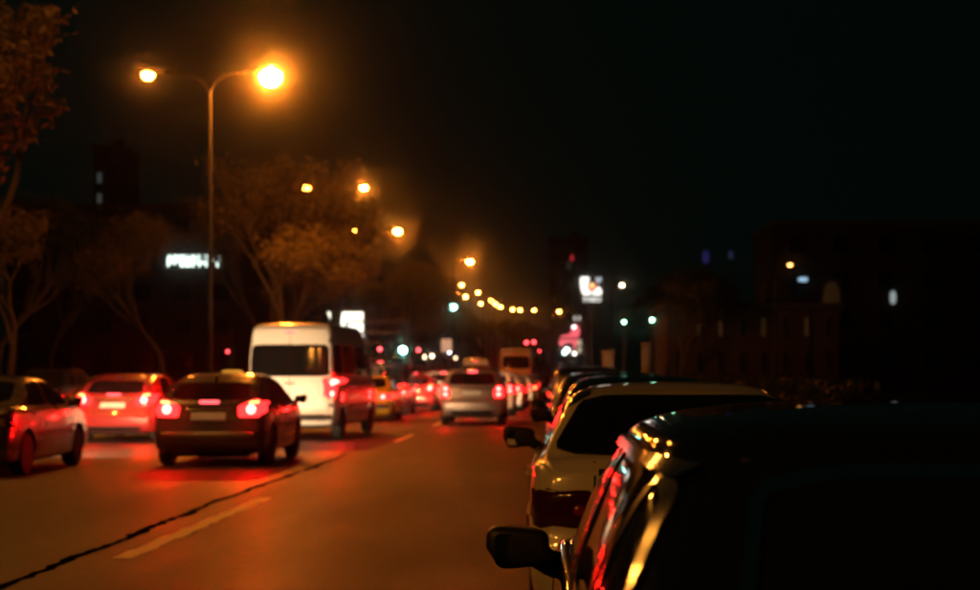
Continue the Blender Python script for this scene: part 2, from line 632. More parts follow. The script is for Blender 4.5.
def vehicle_type(key, S):
    """all part meshes of one kind of vehicle, shared by its copies"""
    body, bvh = body_mesh(S)
    L, W = S['L'], S['W']
    cab = None
    if S.get('cabin'):
        cab = cabin_mesh(S['cabin'])
        bm = bmesh.new(); bm.from_mesh(body); bm.from_mesh(cab)
        bvh = BVHTree.FromBMesh(bm); bm.free()
    T = {'S': S, 'parts': []}          # (name, mesh, role, parent_index)

    def add(name, mesh, role, par=None):
        T['parts'].append((name, mesh, role, par, None))
        return len(T['parts']) - 1
    add('body', body, 'paint')
    if cab: add('cabin', cab, 'paint')
    if S.get('rear_win'): add('rear_window', patch(bvh, S['rear_win'], 'rear', .013, rnd=2, L=L), 'glass')
    if S.get('windshield'): add('windshield', patch(bvh, S['windshield'], 'front', .006, L=L), 'glass')
    for side in ('left', 'right'):
        for wpts in S['side_win']:
            i = add('side_window', patch(bvh, wpts, side, .005, rnd=2, L=L), 'glass')
            if S.get('chrome'):
                ln = chaikin(wpts, 2)
                add('window_trim', strip(bvh, ln + [ln[0]], side, S['chrome'], .009, L), 'chrome', i)
        for ln in S.get('gaps_side', []):
            add('door_gap', strip(bvh, ln, side, .012, .002, L), 'trim')
        for (hy, hz) in S.get('handles', []):
            add('door_handle', patch(bvh, [(hy - .09, hz - .014), (hy + .09, hz - .014), (hy + .09, hz + .014), (hy - .09, hz + .014)], side, .028, rnd=1, L=L), S.get('handle_role', 'paint'))
        if S.get('side_trim'):
            z0 = S['side_trim']
            add('rub_strip', patch(bvh, [(S['axles'][0] + .45, z0 - .035), (S['axles'][1] - .45, z0 - .035), (S['axles'][1] - .45, z0 + .035), (S['axles'][0] + .45, z0 + .035)], side, .014, rnd=1, L=L), 'trim')
    for ln in S.get('rails_side', []):
        for side in ('left', 'right'):
            add('drip_rail', strip(bvh, ln, side, .020, .014, L), 'chrome')
    if S.get('rear_trim'):
        ln = chaikin(S['rear_win'], 2)
        add('rear_window_trim', strip(bvh, ln + [ln[0]], 'rear', S['rear_trim'], .018, L), 'chrome')
    for (hx, hz) in S.get('hinges', []):
        for s in (1, -1):
            add('hinge', patch(bvh, [(s * hx - .05, hz - .03), (s * hx + .05, hz - .03), (s * hx + .05, hz + .03), (s * hx - .05, hz + .03)], 'rear', .02, rnd=1, rings=2, L=L), 'trim')
    for ln in S.get('gaps_rear', []):
        add('panel_gap', strip(bvh, ln, 'rear', .012, .002, L), 'trim')
    for s in (1, -1):
        pts = [(s * a, b) for a, b in S['tail']]
        i = add('tail_light', patch(bvh, pts, 'rear', .014, rnd=1, L=L), 'lens')
        for (bx, bz, br) in S['bulbs']:
            c = [(s * bx + br * math.cos(t * PI / 5), bz + br * math.sin(t * PI / 5) * S.get('bulb_aspect', 1.0)) for t in range(10)]
            add('bulb', patch(bvh, c, 'rear', .022, rnd=0, rings=2, L=L), 'bulb', i)
        if S.get('tail_side'):
            add('side_lens', patch(bvh, S['tail_side'], 'right' if s > 0 else 'left', .010, rnd=1, rings=2, L=L), 'lens', i)
        if S.get('amber'):
            c = [(s * a, b) for a, b in S['amber']]
            add('indicator', patch(bvh, c, 'rear', .020, rnd=1, rings=2, L=L), 'amber', i)
        if S.get('headlamp'):
            add('headlight', patch(bvh, [(s * a, b) for a, b in S['headlamp']], 'front', .012, rnd=1, L=L), 'head')
    if S.get('stop'):
        x0, x1, z0, z1 = S['stop']
        add('high_brake_light', patch(bvh, [(x0, z0), (x1, z0), (x1, z1), (x0, z1)], 'rear', .016, rnd=1, L=L), 'stop')
    if S.get('plate'):
        px, pz = S['plate']
        i = add('licence_plate', patch(bvh, [(px - .26, pz - .056), (px + .26, pz - .056), (px + .26, pz + .056), (px - .26, pz + .056)], 'rear', .012, rnd=0, L=L), 'plate')
    if S.get('bumper'):
        bz0, bz1, bw = S['bumper']
        add('bumper_strip', patch(bvh, [(-bw, bz0), (bw, bz0), (bw, bz1), (-bw, bz1)], 'rear', .03, rnd=1, L=L), S.get('bumper_role', 'trim'))
    if S.get('chrome_bar'):
        cz, cw = S['chrome_bar']
        add('trunk_trim', patch(bvh, [(-cw, cz - .016), (cw, cz - .016), (cw, cz + .016), (-cw, cz + .016)], 'rear', .016, rnd=1, L=L), S.get('bar_role', 'chrome'))
    if S.get('grille'):
        add('grille', patch(bvh, S['grille'], 'front', .01, rnd=1, L=L), 'trim')
    if S.get('sill'):
        add('valance', patch(bvh, S['sill'], 'rear', .006, rnd=1, L=L), 'trim')
    # wheels
    tm, rm = wheel_meshes(S['rw'], .205)
    for yw in S['axles']:
        for s in (1, -1):
            T['parts'].append(('wheel', tm, 'rubber', None, ((s * (W / 2 - .125), yw, S['rw']), 0 if s > 0 else PI)))
            T['parts'].append(('rim', rm, 'rim', len(T['parts']) - 1, None))
    # mirrors
    hm, gm = mirror_meshes(S.get('mirror_size', 1.0))
    my, mz = S['mirror']
    hit = bvh.ray_cast(Vector((4, my, mz)), Vector((-1, 0, 0)))
    mx = hit[0].x if hit[0] else W / 2
    for s in (1, -1):
        T['parts'].append(('mirror', hm, 'mirror', None, ((s * (mx - .01), my, mz), 's%d' % s)))
        T['parts'].append(('mirror_glass', gm, 'mglass', len(T['parts']) - 1, None))
    # exhaust and underbody
    ex = MB().tube([(-.42, .12, .24), (-.42, .55, .26)], .028, 10)
    if S.get('exhaust', True): add('exhaust_pipe', ex.mesh(30), 'chrome')
    ub = MB().box((0, L / 2, S['zb'] + .0), (W * .62, L * .82, .10), .02)
    add('underbody', ub.mesh(30), 'under')
    if S.get('antenna'):
        h = bvh.ray_cast(Vector((0, S['antenna'], 6)), Vector((0, 0, -1)))[0]
        a = MB().superell((0, h.y, h.z + .02), (.025, .09, .045), .8, 10, 6)
        add('roof_antenna', a.mesh(40), 'trim')
    if S.get('rails'):
        for s in (1, -1):
            pts = []
            for k in range(9):
                y = lerp(S['rails'][0], S['rails'][1], k / 8)
                x = s * S['wr'] * W / 2 * .88
                h = bvh.ray_cast(Vector((x, y, 6)), Vector((0, 0, -1)))[0]
                pts.append(Vector((x, y, h.z + (.05 if 0 < k < 8 else .0))))
            add('roof_rail', MB().tube(pts, .016, 8).mesh(40), 'chrome')
    T['bvh'] = bvh
    TYPES[key] = T
    return T


hatch = vehicle_type('hatch', dict(tail_side=[(.16, .80), (.34, .84), (.50, .97), (.24, .99)],
    L=4.25, W=1.78, H=1.44, zb=.20, belt=.94, wr=.74, rw=.31, axles=(.80, 3.40),
    top=[(0, 1.30), (.5, 1.385), (1.2, 1.435), (1.9, 1.44), (2.45, 1.385), (3.25, 1.00), (3.9, .90), (4.15, .80), (4.25, .72)],
    rear=[(.18, .14), (.30, .02), (.40, 0), (.58, 0), (.62, .055), (.85, .10), (.97, .15), (1.02, .20), (1.30, .60), (1.44, .66)], rl=1.5,
    front=[(.2, .10), (.4, 0), (.6, .02), (.8, .2)], fl=.8,
    rear_win=[(-.60, 1.02), (.60, 1.02), (.53, 1.275), (-.53, 1.275)],
    windshield=[(-.66, 1.03), (.66, 1.03), (.56, 1.345), (-.56, 1.345)],
    side_win=[[(1.95, .97), (3.02, .97), (2.55, 1.30), (1.98, 1.36)], [(.98, .99), (1.88, .97), (1.90, 1.36), (1.20, 1.34)]],
    gaps_side=[[(1.92, .95), (1.92, .35)], [(3.08, .93), (3.0, .30)], [(1.05, .95), (1.02, .70)]],
    handles=[(2.1, .86), (1.15, .88)],
    tail=[(.46, .76), (.76, .76), (.835, .84), (.82, .99), (.70, 1.03), (.44, .92)], bulbs=[(.64, .875, .070)], amber=[(.60, .955), (.74, .965), (.74, 1.0), (.62, .99)],
    stop=(-.15, .15, .965, 1.005), plate=(0, .77), gaps_rear=[[(-.74, .64), (.74, .64)], [(-.47, .92), (-.44, .66)], [(.47, .92), (.44, .66)]],
    bumper=(.46, .535, .70), bumper_role='silver', chrome_bar=(.875, .36), sill=[(-.60, .23), (.60, .23), (.60, .33), (-.60, .33)],
    headlamp=[(.48, .66), (.78, .70), (.76, .80), (.50, .76)], grille=[(-.40, .40), (.40, .40), (.44, .62), (-.44, .62)], mirror=(2.98, .95), antenna=.75))

sedan = vehicle_type('sedan', dict(tail_side=[(.10, .67), (.30, .68), (.30, .82), (.10, .83)],
    L=4.35, W=1.72, H=1.40, zb=.19, belt=.93, wr=.72, rw=.30, axles=(.85, 3.45),
    top=[(0, .90), (.10, .965), (.55, .99), (.66, 1.00), (1.30, 1.33), (1.75, 1.395), (2.25, 1.40), (2.55, 1.345), (3.22, .97), (3.9, .87), (4.25, .78), (4.35, .70)],
    rear=[(.18, .12), (.28, .02), (.36, 0), (.54, 0), (.58, .05), (.80, .06), (1.0, .12)], rl=.8,
    front=[(.2, .10), (.4, 0), (.6, .02), (.8, .15)], fl=.8,
    rear_win=[(-.62, 1.02), (.62, 1.02), (.52, 1.305), (-.52, 1.305)],
    windshield=[(-.64, 1.00), (.64, 1.00), (.54, 1.315), (-.54, 1.315)],
    side_win=[[(1.95, .96), (2.98, .96), (2.58, 1.25), (1.98, 1.325)], [(1.02, .98), (1.88, .96), (1.91, 1.33), (1.33, 1.27)]],
    gaps_side=[[(1.92, .94), (1.92, .32)], [(3.05, .92), (2.98, .28)], [(1.05, .95), (1.12, .70)]],
    handles=[(2.1, .84), (1.22, .86)], side_trim=.58,
    tail=[(.46, .66), (.78, .66), (.80, .74), (.78, .84), (.46, .84)], bulbs=[(.58, .75, .055)], amber=[(.66, .69), (.75, .69), (.75, .81), (.66, .81)],
    stop=(-.14, .14, 1.045, 1.075), plate=(0, .73), gaps_rear=[[(-.42, .93), (-.42, .60)], [(.42, .93), (.42, .60)]],
    bumper=(.40, .53, .76), chrome_bar=(.875, .20), bar_role='trim', headlamp=[(.46, .62), (.76, .64), (.74, .75), (.46, .74)],
    grille=[(-.36, .60), (.36, .60), (.36, .72), (-.36, .72)], mirror=(2.88, .95)))

suv = vehicle_type('suv', dict(tail_side=[(.14, .78), (.28, .80), (.34, 1.06), (.18, 1.08)],
    L=4.55, W=1.84, H=1.60, zb=.24, belt=1.06, wr=.78, rw=.35, axles=(.85, 3.55),
    top=[(0, 1.52), (.4, 1.565), (1.2, 1.60), (2.0, 1.60), (2.6, 1.54), (3.35, 1.10), (4.1, 1.0), (4.4, .90), (4.55, .82)],
    rear=[(.22, .12), (.32, .02), (.45, 0), (.66, 0), (.70, .055), (1.0, .09), (1.12, .13), (1.48, .40), (1.6, .44)], rl=1.3,
    front=[(.2, .10), (.45, 0), (.7, .0), (.95, .15)], fl=.8,
    rear_win=[(-.66, 1.13), (.66, 1.13), (.58, 1.45), (-.58, 1.45)],
    windshield=[(-.68, 1.13), (.68, 1.13), (.60, 1.50), (-.60, 1.50)],
    side_win=[[(2.05, 1.09), (3.12, 1.09), (2.72, 1.44), (2.08, 1.52)], [(1.22, 1.10), (1.98, 1.09), (2.0, 1.52), (1.25, 1.50)], [(.62, 1.14), (1.14, 1.11), (1.16, 1.48), (.82, 1.44)]],
    gaps_side=[[(2.02, 1.05), (2.02, .40)], [(3.18, 1.03), (3.1, .36)], [(1.18, 1.05), (1.10, .75)]],
    handles=[(2.2, .97), (1.35, .98)], side_trim=.62,
    tail=[(.62, .76), (.82, .77), (.84, .9), (.82, 1.10), (.70, 1.10), (.60, .96)], bulbs=[(.74, 1.015, .048), (.74, .865, .048)],
    stop=(-.13, .13, 1.47, 1.52), plate=(0, .90), gaps_rear=[[(-.78, .72), (.78, .72)]],
    bumper=(.50, .66, .72), bumper_role='silver', chrome_bar=(1.02, .52), sill=[(-.66, .28), (.66, .28), (.66, .42), (-.66, .42)],
    headlamp=[(.50, .78), (.80, .82), (.78, .94), (.50, .90)], grille=[(-.40, .60), (.40, .60), (.44, .86), (-.44, .86)], mirror=(3.05, 1.09), rails=(.7, 2.6)))

van = vehicle_type('van', dict(hinges=[(.90, 2.15), (.90, 1.45), (.90, .75)], tail_side=[(.11, .90), (.22, .90), (.22, 1.36), (.12, 1.36)],
    taper=.025, L=5.7, W=2.04, H=2.54, zb=.30, belt=1.22, wr=.86, rw=.35, axles=(1.0, 4.55),
    top=[(0, 2.42), (.15, 2.50), (.6, 2.54), (3.8, 2.54), (4.25, 2.44), (5.15, 1.40), (5.5, 1.18), (5.7, 1.0)],
    rear=[(.28, .10), (.36, .0), (.50, 0), (.56, .08), (1.2, .09), (1.4, .10), (2.3, .19), (2.54, .26)], rl=.8,
    front=[(.2, .10), (.45, 0), (.7, .0), (.95, .10)], fl=.8,
    rear_win=[(-.85, 1.37), (0, 1.37), (.85, 1.37), (.855, 1.7), (.82, 2.06), (0, 2.06), (-.82, 2.06), (-.855, 1.7)],
    windshield=[(-.80, 1.40), (.80, 1.40), (.72, 2.10), (-.72, 2.10)],
    side_win=[[(4.15, 1.36), (4.95, 1.36), (4.45, 2.0), (4.15, 2.02)], [(2.75, 1.40), (4.02, 1.40), (4.02, 2.05), (2.75, 2.05)], [(1.35, 1.40), (2.65, 1.40), (2.65, 2.05), (1.35, 2.05)], [(.35, 1.40), (1.25, 1.40), (1.25, 2.05), (.38, 2.05)]],
    gaps_side=[[(4.08, 2.1), (4.08, .42)], [(2.70, 2.1), (2.70, .42)], [(5.0, 1.3), (4.95, .9)]],
    handles=[(4.2, 1.12), (2.85, 1.12)], handle_role='trim', side_trim=.72,
    tail=[(.86, .90), (.97, .90), (.97, 1.36), (.86, 1.36)], bulbs=[(.915, 1.24, .036), (.915, 1.00, .030)], bulb_aspect=1.9,
    stop=(-.12, .12, 2.30, 2.34), plate=(-.30, .78), gaps_rear=[[(0, 2.30), (0, .60)], [(-.84, 2.25), (-.84, .60)], [(.84, 2.25), (.84, .60)]],
    bumper=(.42, .55, .92), chrome_bar=(1.22, .12), bar_role='trim', headlamp=[(.60, .80), (.88, .82), (.88, 1.05), (.64, 1.0)],
    grille=[(-.45, .70), (.45, .70), (.45, .95), (-.45, .95)], mirror=(4.72, 1.42), mirror_size=1.5, exhaust=False))

bus = vehicle_type('bus', dict(
    L=10.5, W=2.5, H=3.3, zb=.34, belt=1.5, wr=.90, rw=.47, axles=(2.6, 8.2),
    top=[(0, 3.18), (.2, 3.28), (.8, 3.3), (9.6, 3.3), (10.3, 3.22), (10.5, 3.1)],
    rear=[(.3, .06), (.5, 0), (1.4, .02), (2.0, .06), (3.3, .20)], rl=.8, front=[(.3, .06), (.5, 0), (1.4, .02), (3.3, .2)], fl=.8,
    rear_win=[(-.98, 1.85), (.98, 1.85), (.94, 2.75), (-.94, 2.75)],
    windshield=[(-1.1, 1.3), (1.1, 1.3), (1.05, 2.8), (-1.05, 2.8)],
    side_win=[[(.5 + 1.6 * k, 1.6), (1.95 + 1.6 * k, 1.6), (1.95 + 1.6 * k, 2.65), (.5 + 1.6 * k, 2.65)] for k in range(6)],
    tail=[(.98, .78), (1.14, .78), (1.14, 1.35), (.98, 1.35)], bulbs=[(1.06, 1.22, .06), (1.06, .95, .06)],
    stop=(-.9, .9, 2.98, 3.06), plate=(0, .85), bumper=(.45, .60, 1.1), headlamp=[(.8, .7), (1.1, .7), (1.1, .95), (.8, .95)],
    grille=[(-.6, .6), (.6, .6), (.6, .8), (-.6, .8)], mirror=(9.9, 2.3), mirror_size=1.6, exhaust=False))

# the car nearest the camera has chrome round its side windows; otherwise it is the same kind of saloon
near = dict(sedan['S'])
near.update(smooth=3, chrome=.018, rear_trim=.020, side_trim=.58, mirror=(2.86, .915), H=1.36, mirror_size=.78, W=1.74,
            top=[(0, .90), (.10, .955), (.55, .975), (2.0, .975), (3.22, .965), (3.9, .87), (4.25, .78), (4.35, .70)],
            cabin=dict(z=(.93, 1.262, 1.352), rear=(.52, 1.22), front=(3.26, 2.50), hw=(.825, .705)),
            rails_side=[[(2.44, 1.252), (2.2, 1.256), (1.8, 1.258), (1.45, 1.254), (1.26, 1.235)]],
            rear_win=[(-.62, 1.01), (.62, 1.01), (.54, 1.235), (-.54, 1.235)],
            side_win=[[(1.98, .985), (2.96, .985), (2.50, 1.245), (2.0, 1.258)], [(1.30, .985), (1.90, .985), (1.92, 1.258), (1.40, 1.245)], [(.95, .99), (1.22, .985), (1.32, 1.235), (1.22, 1.20)]])
vehicle_type('near_sedan', near)
whitecar = dict(sedan['S'])
whitecar.update(rear_win=[(-.73, .985), (.73, .985), (.54, 1.285), (-.54, 1.285)], wr=.69, L=4.15, axles=(.72, 3.25), H=1.36, mirror=(2.60, .945),
                top=[(0, .93), (.08, .985), (.22, .985), (.30, .99), (.88, 1.295), (1.45, 1.35), (2.0, 1.36), (2.35, 1.31), (3.0, .98), (3.7, .88), (4.05, .78), (4.15, .70)],
                side_win=[[(1.72, .96), (2.76, .96), (2.36, 1.26), (1.74, 1.335)], [(.78, .98), (1.65, .96), (1.67, 1.34), (1.02, 1.28)]],
                gaps_side=[[(1.68, .94), (1.68, .32)], [(2.80, .92), (2.75, .28)], [(.85, .95), (.95, .70)]], handles=[(1.86, .84), (.98, .86)],
                tail=[(.50, .63), (.80, .63), (.82, .72), (.80, .82), (.50, .82)], bulbs=[(.58, .72, .028)], amber=None, plate=(0, .70),
                chrome_bar=(.905, .48), bar_role='trim', gaps_rear=[[(-.50, .96), (-.50, .62)], [(.50, .96), (.50, .62)]])
vehicle_type('white_sedan', whitecar)


def vehicle(key, name, label, cat, x, y, colour, lights='brake', group='traffic queue', rz=0.0, beams=False, silver=None, hot=False, skip=(), stop=True, z=0.0, mirror_mat=None):
    """one vehicle: lights is brake, run or off"""
    T = TYPES[key]
    S = T['S']
    root = thing(name, label, cat, (x, y, z), rz, group)
    role = {'paint': colour, 'glass': M_GLASS, 'trim': M_BLACKTRIM, 'chrome': M_CHROME, 'rubber': M_RUBBER, 'rim': M_RIM, 'under': M_UNDER,
            'plate': M_PLATE if lights == 'off' else M_PLATELIT, 'mirror': colour, 'mglass': M_MIRROR, 'silver': silver or colour,
            'lens': {'brake': M_LENS_ON, 'run': M_LENS_RUN, 'off': M_LENS_OFF}[lights],
            'bulb': {'brake': M_BULB_HOT if hot else M_BULB_ON, 'run': M_BULB_RUN, 'off': M_BULB_OFF}[lights],
            'amber': M_AMBER if (lights == 'brake' and hot) else M_AMBER_OFF,
            'stop': M_STOP if lights == 'brake' and stop else M_LENS_OFF, 'head': M_HEAD_ON if beams else M_HEAD_OFF}
    if colour.name in ('paint_black',): role['mirror'] = M_BLACKTRIM
    if mirror_mat: role['mirror'] = mirror_mat
    made = []
    for (pn, me, ro, par, pose) in T['parts']:
        if pn in skip:
            made.append(None); continue
        o = ob(pn, me, role[ro], made[par] if par is not None else root)
        if pose:
            o.location = pose[0]
            if isinstance(pose[1], str):
                o.scale.x = 1 if pose[1] == 's1' else -1
            else:
                o.rotation_euler.z = pose[1]
        made.append(o)
    if beams:
        hz = sum(p[1] for p in S['headlamp']) / 4
        hx = sum(p[0] for p in S['headlamp']) / 4
        for s in (1, -1):
            ld = bpy.data.lights.new('headlight_beam', 'SPOT')
            ld.energy = HEAD * float(beams); ld.color = (1.0, .64, .33); ld.spot_size = R(62); ld.spot_blend = .85; ld.shadow_soft_size = .07
            lo = bpy.data.objects.new('headlight_beam', ld)
            COL.objects.link(lo)
            lo.parent = root
            lo.location = (s * hx, S['L'] + .06, hz)
            lo.rotation_euler = (R(90 - 3.0), 0, 0)
    return root

# ------------------------------------------------------------------ ground, road, pavements
def asphalt(name, base, rough, wear):
    m = bpy.data.materials.new(name)
    m.use_nodes = True
    nt = m.node_tree
    N, Lk = nt.nodes, nt.links
    b = N['Principled BSDF']
    b.inputs['Specular IOR Level'].default_value = .16
    tc = N.new('ShaderNodeTexCoord')
    mp = N.new('ShaderNodeMapping')
    mp.inputs['Scale'].default_value = (1.0, .22, 1.0)          # tyre-polished bands run along the road
    Lk.new(tc.outputs['Object'], mp.inputs['Vector'])
    big = N.new('ShaderNodeTexNoise'); big.inputs['Scale'].default_value = .9; big.inputs['Detail'].default_value = 5
    Lk.new(mp.outputs[0], big.inputs['Vector'])
    fine = N.new('ShaderNodeTexNoise'); fine.inputs['Scale'].default_value = 55; fine.inputs['Detail'].default_value = 8
    Lk.new(tc.outputs['Object'], fine.inputs['Vector'])
    pat = N.new('ShaderNodeTexNoise'); pat.inputs['Scale'].default_value = 5.5; pat.inputs['Detail'].default_value = 9; pat.inputs['Roughness'].default_value = .78
    Lk.new(tc.outputs['Object'], pat.inputs['Vector'])
    mx = N.new('ShaderNodeMix'); mx.data_type = 'RGBA'
    mx.inputs[6].default_value = tuple(c * (1 - wear) for c in base) + (1,)
    mx.inputs[7].default_value = tuple(c * (1 + wear) for c in base) + (1,)
    ad = N.new('ShaderNodeMath'); ad.operation = 'ADD'
    Lk.new(big.outputs['Fac'], ad.inputs[0]); Lk.new(pat.outputs['Fac'], ad.inputs[1])
    mr = N.new('ShaderNodeMapRange'); mr.inputs['From Min'].default_value = .78; mr.inputs['From Max'].default_value = 1.22
    Lk.new(ad.outputs[0], mr.inputs['Value'])
    Lk.new(mr.outputs[0], mx.inputs[0])
    m2 = N.new('ShaderNodeMix'); m2.data_type = 'RGBA'; m2.blend_type = 'MULTIPLY'; m2.inputs[0].default_value = .6
    r2 = N.new('ShaderNodeMapRange'); r2.inputs['From Min'].default_value = .3; r2.inputs['From Max'].default_value = .7; r2.inputs['To Min'].default_value = .55; r2.inputs['To Max'].default_value = 1.45
    Lk.new(fine.outputs['Fac'], r2.inputs['Value'])
    Lk.new(mx.outputs[2], m2.inputs[6]); Lk.new(r2.outputs[0], m2.inputs[7])
    Lk.new(m2.outputs[2], b.inputs['Base Color'])
    r3 = N.new('ShaderNodeMapRange'); r3.inputs['To Min'].default_value = rough - .14; r3.inputs['To Max'].default_value = rough + .12
    Lk.new(mr.outputs[0], r3.inputs['Value']); Lk.new(r3.outputs[0], b.inputs['Roughness'])
    bp = N.new('ShaderNodeBump'); bp.inputs['Strength'].default_value = .9; bp.inputs['Distance'].default_value = .012
    Lk.new(fine.outputs['Fac'], bp.inputs['Height'])
    bp2 = N.new('ShaderNodeBump'); bp2.inputs['Strength'].default_value = .75; bp2.inputs['Distance'].default_value = .035
    Lk.new(pat.outputs['Fac'], bp2.inputs['Height']); Lk.new(bp.outputs[0], bp2.inputs['Normal'])
    Lk.new(bp2.outputs[0], b.inputs['Normal'])
    return m


M_ROAD = asphalt('asphalt', (.054, .051, .047), .53, .8)
M_PAVE = asphalt('pavement_concrete', (.16, .15, .14), .75, .2)
M_SOIL = asphalt('soil', (.05, .04, .025), .95, .3)
M_KERB = pmat('kerb_stone', (.26, .25, .23), .8, 0, .25, 3, .3, 40)
M_LINE = pmat('road_paint', (.78, .66, .40), .6, 0, .25, 9, .2, 60, spec=.2)
M_TAR = pmat('tar_seam', (.004, .004, .004), .95, 0, .3, 10, spec=.0)


def sheet(name, x0, x1, y0, y1, z, m, ny=1):
    vs, fs = [], []
    for j in range(ny + 1):
        y = lerp(y0, y1, j / ny)
        vs += [(x0, y, z), (x1, y, z)]
    for j in range(ny):
        fs.append((2 * j, 2 * j + 1, 2 * j + 3, 2 * j + 2))
    return tag(ob(name, mesh_from(vs, fs), m), kind='structure')


def slab(name, x0, x1, y0, y1, z0, z1, m, bev=.02):
    o = MB().box(((x0 + x1) / 2, (y0 + y1) / 2, (z0 + z1) / 2), (x1 - x0, y1 - y0, z1 - z0), bev).build(name, m)
    return tag(o, kind='structure')


sheet('ground', -1200, 1200, -200, 2500, -.02, M_SOIL)
sheet('road', -10.80, 2.05, -40, 340, 0.0, M_ROAD, 20)
sheet('road_oncoming', -23.0, -12.30, -40, 340, 0.001, M_ROAD, 20)
slab('median', -12.20, -10.90, -40, 165, -.1, .12, M_SOIL)
pavement = slab('pavement', 2.15, 9.0, -40, 330, -.1, .13, M_PAVE)
slab('pavement_far_side', -30, -23.1, -40, 330, -.1, .13, M_PAVE)

# kerb stones, one by one as far as they could be told apart
kerb_mesh = MB().box((0, 0, 0), (.13, .985, .26), .018).mesh(30)
for (kx, nm) in ((2.10, 'kerb'), (-10.84, 'median_kerb')):
    kr = bpy.data.objects.new(nm, None); COL.objects.link(kr); tag(kr, kind='structure')
    for k in range(70):
        ob('kerb_stone', kerb_mesh, M_KERB, kr, (kx + random.Random(k).uniform(-.006, .006), 1.5 + k, .025 + random.Random(k + 9).uniform(-.006, .006)))
slab('far_kerb', 2.04, 2.16, 71.5, 330, -.1, .15, M_KERB)
slab('far_median_kerb', -10.90, -10.78, 71.5, 165, -.1, .15, M_KERB)

# painted lane dashes (worn edges) and the tar seam beside them
rng = random.Random(4)


def dash(x, y0, y1, w, name='lane_marking'):
    n = 26
    vs, fs = [], []
    for i in range(n + 1):
        y = lerp(y0, y1, i / n)
        e = .018
        vs += [(x - w / 2 + rng.uniform(-e, e), y, .004), (x + w / 2 + rng.uniform(-e, e), y, .004)]
    for i in range(n):
        fs.append((2 * i, 2 * i + 1, 2 * i + 3, 2 * i + 2))
    return tag(ob(name, mesh_from(vs, fs), M_LINE), kind='structure')


dash(-3.30, 12.6, 18.8, .155)
for y0 in (34.5, 45.5, 56.5, 67.5):
    dash(-3.35, y0, y0 + 4.5, .12)
for y0 in (40, 51, 62, 73):
    dash(-7.2, y0, y0 + 4.5, .12)
dash(-10.55, 5, 120, .13, 'edge_line')
vs, fs = [], []
n = 170
for i in range(n + 1):
    y = lerp(8.5, 31, i / n)
    x = -3.70 - .035 * math.sin(y * .42) + .012 * math.sin(y * 2.3 + 1) + rng.uniform(-.026, .026)
    w = .034 + .020 * max(0, math.sin(y * 3.1)) + rng.uniform(-.012, .016)
    w *= 1 if y < 26 else max(.1, 1 - (y - 26) / 5)
    vs += [(x - w, y, .005), (x + w, y, .005)]
for i in range(n):
    fs.append((2 * i, 2 * i + 1, 2 * i + 3, 2 * i + 2))
tag(ob('road_crack', mesh_from(vs, fs), M_TAR), kind='structure')
# ------------------------------------------------------------------ street lamps
M_POLE = pmat('lamp_pole_steel', (.022, .021, .019), .6, .3, .2, 4)
M_HOUSE = pmat('lamp_housing', (.08, .08, .08), .5, .5, .15, 6)
M_SODIUM = emat('sodium_lamp', (1.0, .245, .018), LAMP, (.8, .7, .5))
M_SODIUM_DIM = emat('sodium_lamp_dim', (1.0, .25, .020), LAMP * .30, (.8, .7, .5))
M_SODIUM_BIG = emat('sodium_lamp_facing', (1.0, .245, .018), LAMP * 1.5, (.8, .7, .5))
M_SODIUM_MID = emat('sodium_lamp_mid', (1.0, .25, .020), LAMP * 1.2, (.8, .7, .5))
M_SODIUM_FAR = emat('sodium_lamp_far', (1.0, .30, .035), LAMP * .22, (.8, .7, .5))
M_SODIUM_UP = emat('sodium_lamp_overhead', (1.0, .345, .040), LAMP * 1.75, (.8, .7, .5))
M_WARM = emat('warm_white_lamp', (1.0, .78, .45), LAMP * .03, (.8, .8, .7))


def lamp_head(root, arm_pts, dirx, mat_l, s=1.0):
    arm = MB().tube(arm_pts, [.03] * len(arm_pts), 8).build('arm', M_POLE, root)
    e = Vector(arm_pts[-1])
    h = MB().superell(e + Vector((dirx * .30 * s, 0, .02)), (.36 * min(s, 1.3), .15 * s, .075 * s), .7, 16, 8).build('luminaire', M_HOUSE, root)
    bs = (.16 * s, .15 * s, .14 * s) if s < 1.9 else (.18 * s, .18 * s, .17 * s)  # large heads get an oversized round bowl that stands in for glare
    MB().superell(e + Vector((dirx * .36 * s, 0, -.075 * s)), bs, .95, 16, 8).build('lamp_bowl', mat_l, h)


def street_lamp(x, y, H, arms, label, group, mats=None, base_z=.12, s=1.0):
    """arms: signed reach of each arm; the bowl hangs at height H"""
    root = thing('street_lamp', label, 'street lamp', (x, y, base_z), 0, group)
    top = H - base_z
    MB().tube([(0, 0, 0), (0, 0, top * .5), (0, 0, top - .55)], [.11, .085, .055], 12).build('pole', M_POLE, root)
    MB().box((0, 0, .02), (.36, .36, .04), .01).box((0, 0, .35), (.24, .24, .62), .03).build('base', M_POLE, root)
    for i, a in enumerate(arms):
        d = 1 if a > 0 else -1
        sz = s[i] if isinstance(s, tuple) else s
        ln = abs(a) - .36 * sz
        pts = [(0, 0, top - .62), (d * ln * .12, 0, top - .3), (d * ln * .4, 0, top - .02), (d * ln, 0, top + .08)]
        lamp_head(root, pts, d, (mats or [M_SODIUM] * 4)[i], sz)
    return root


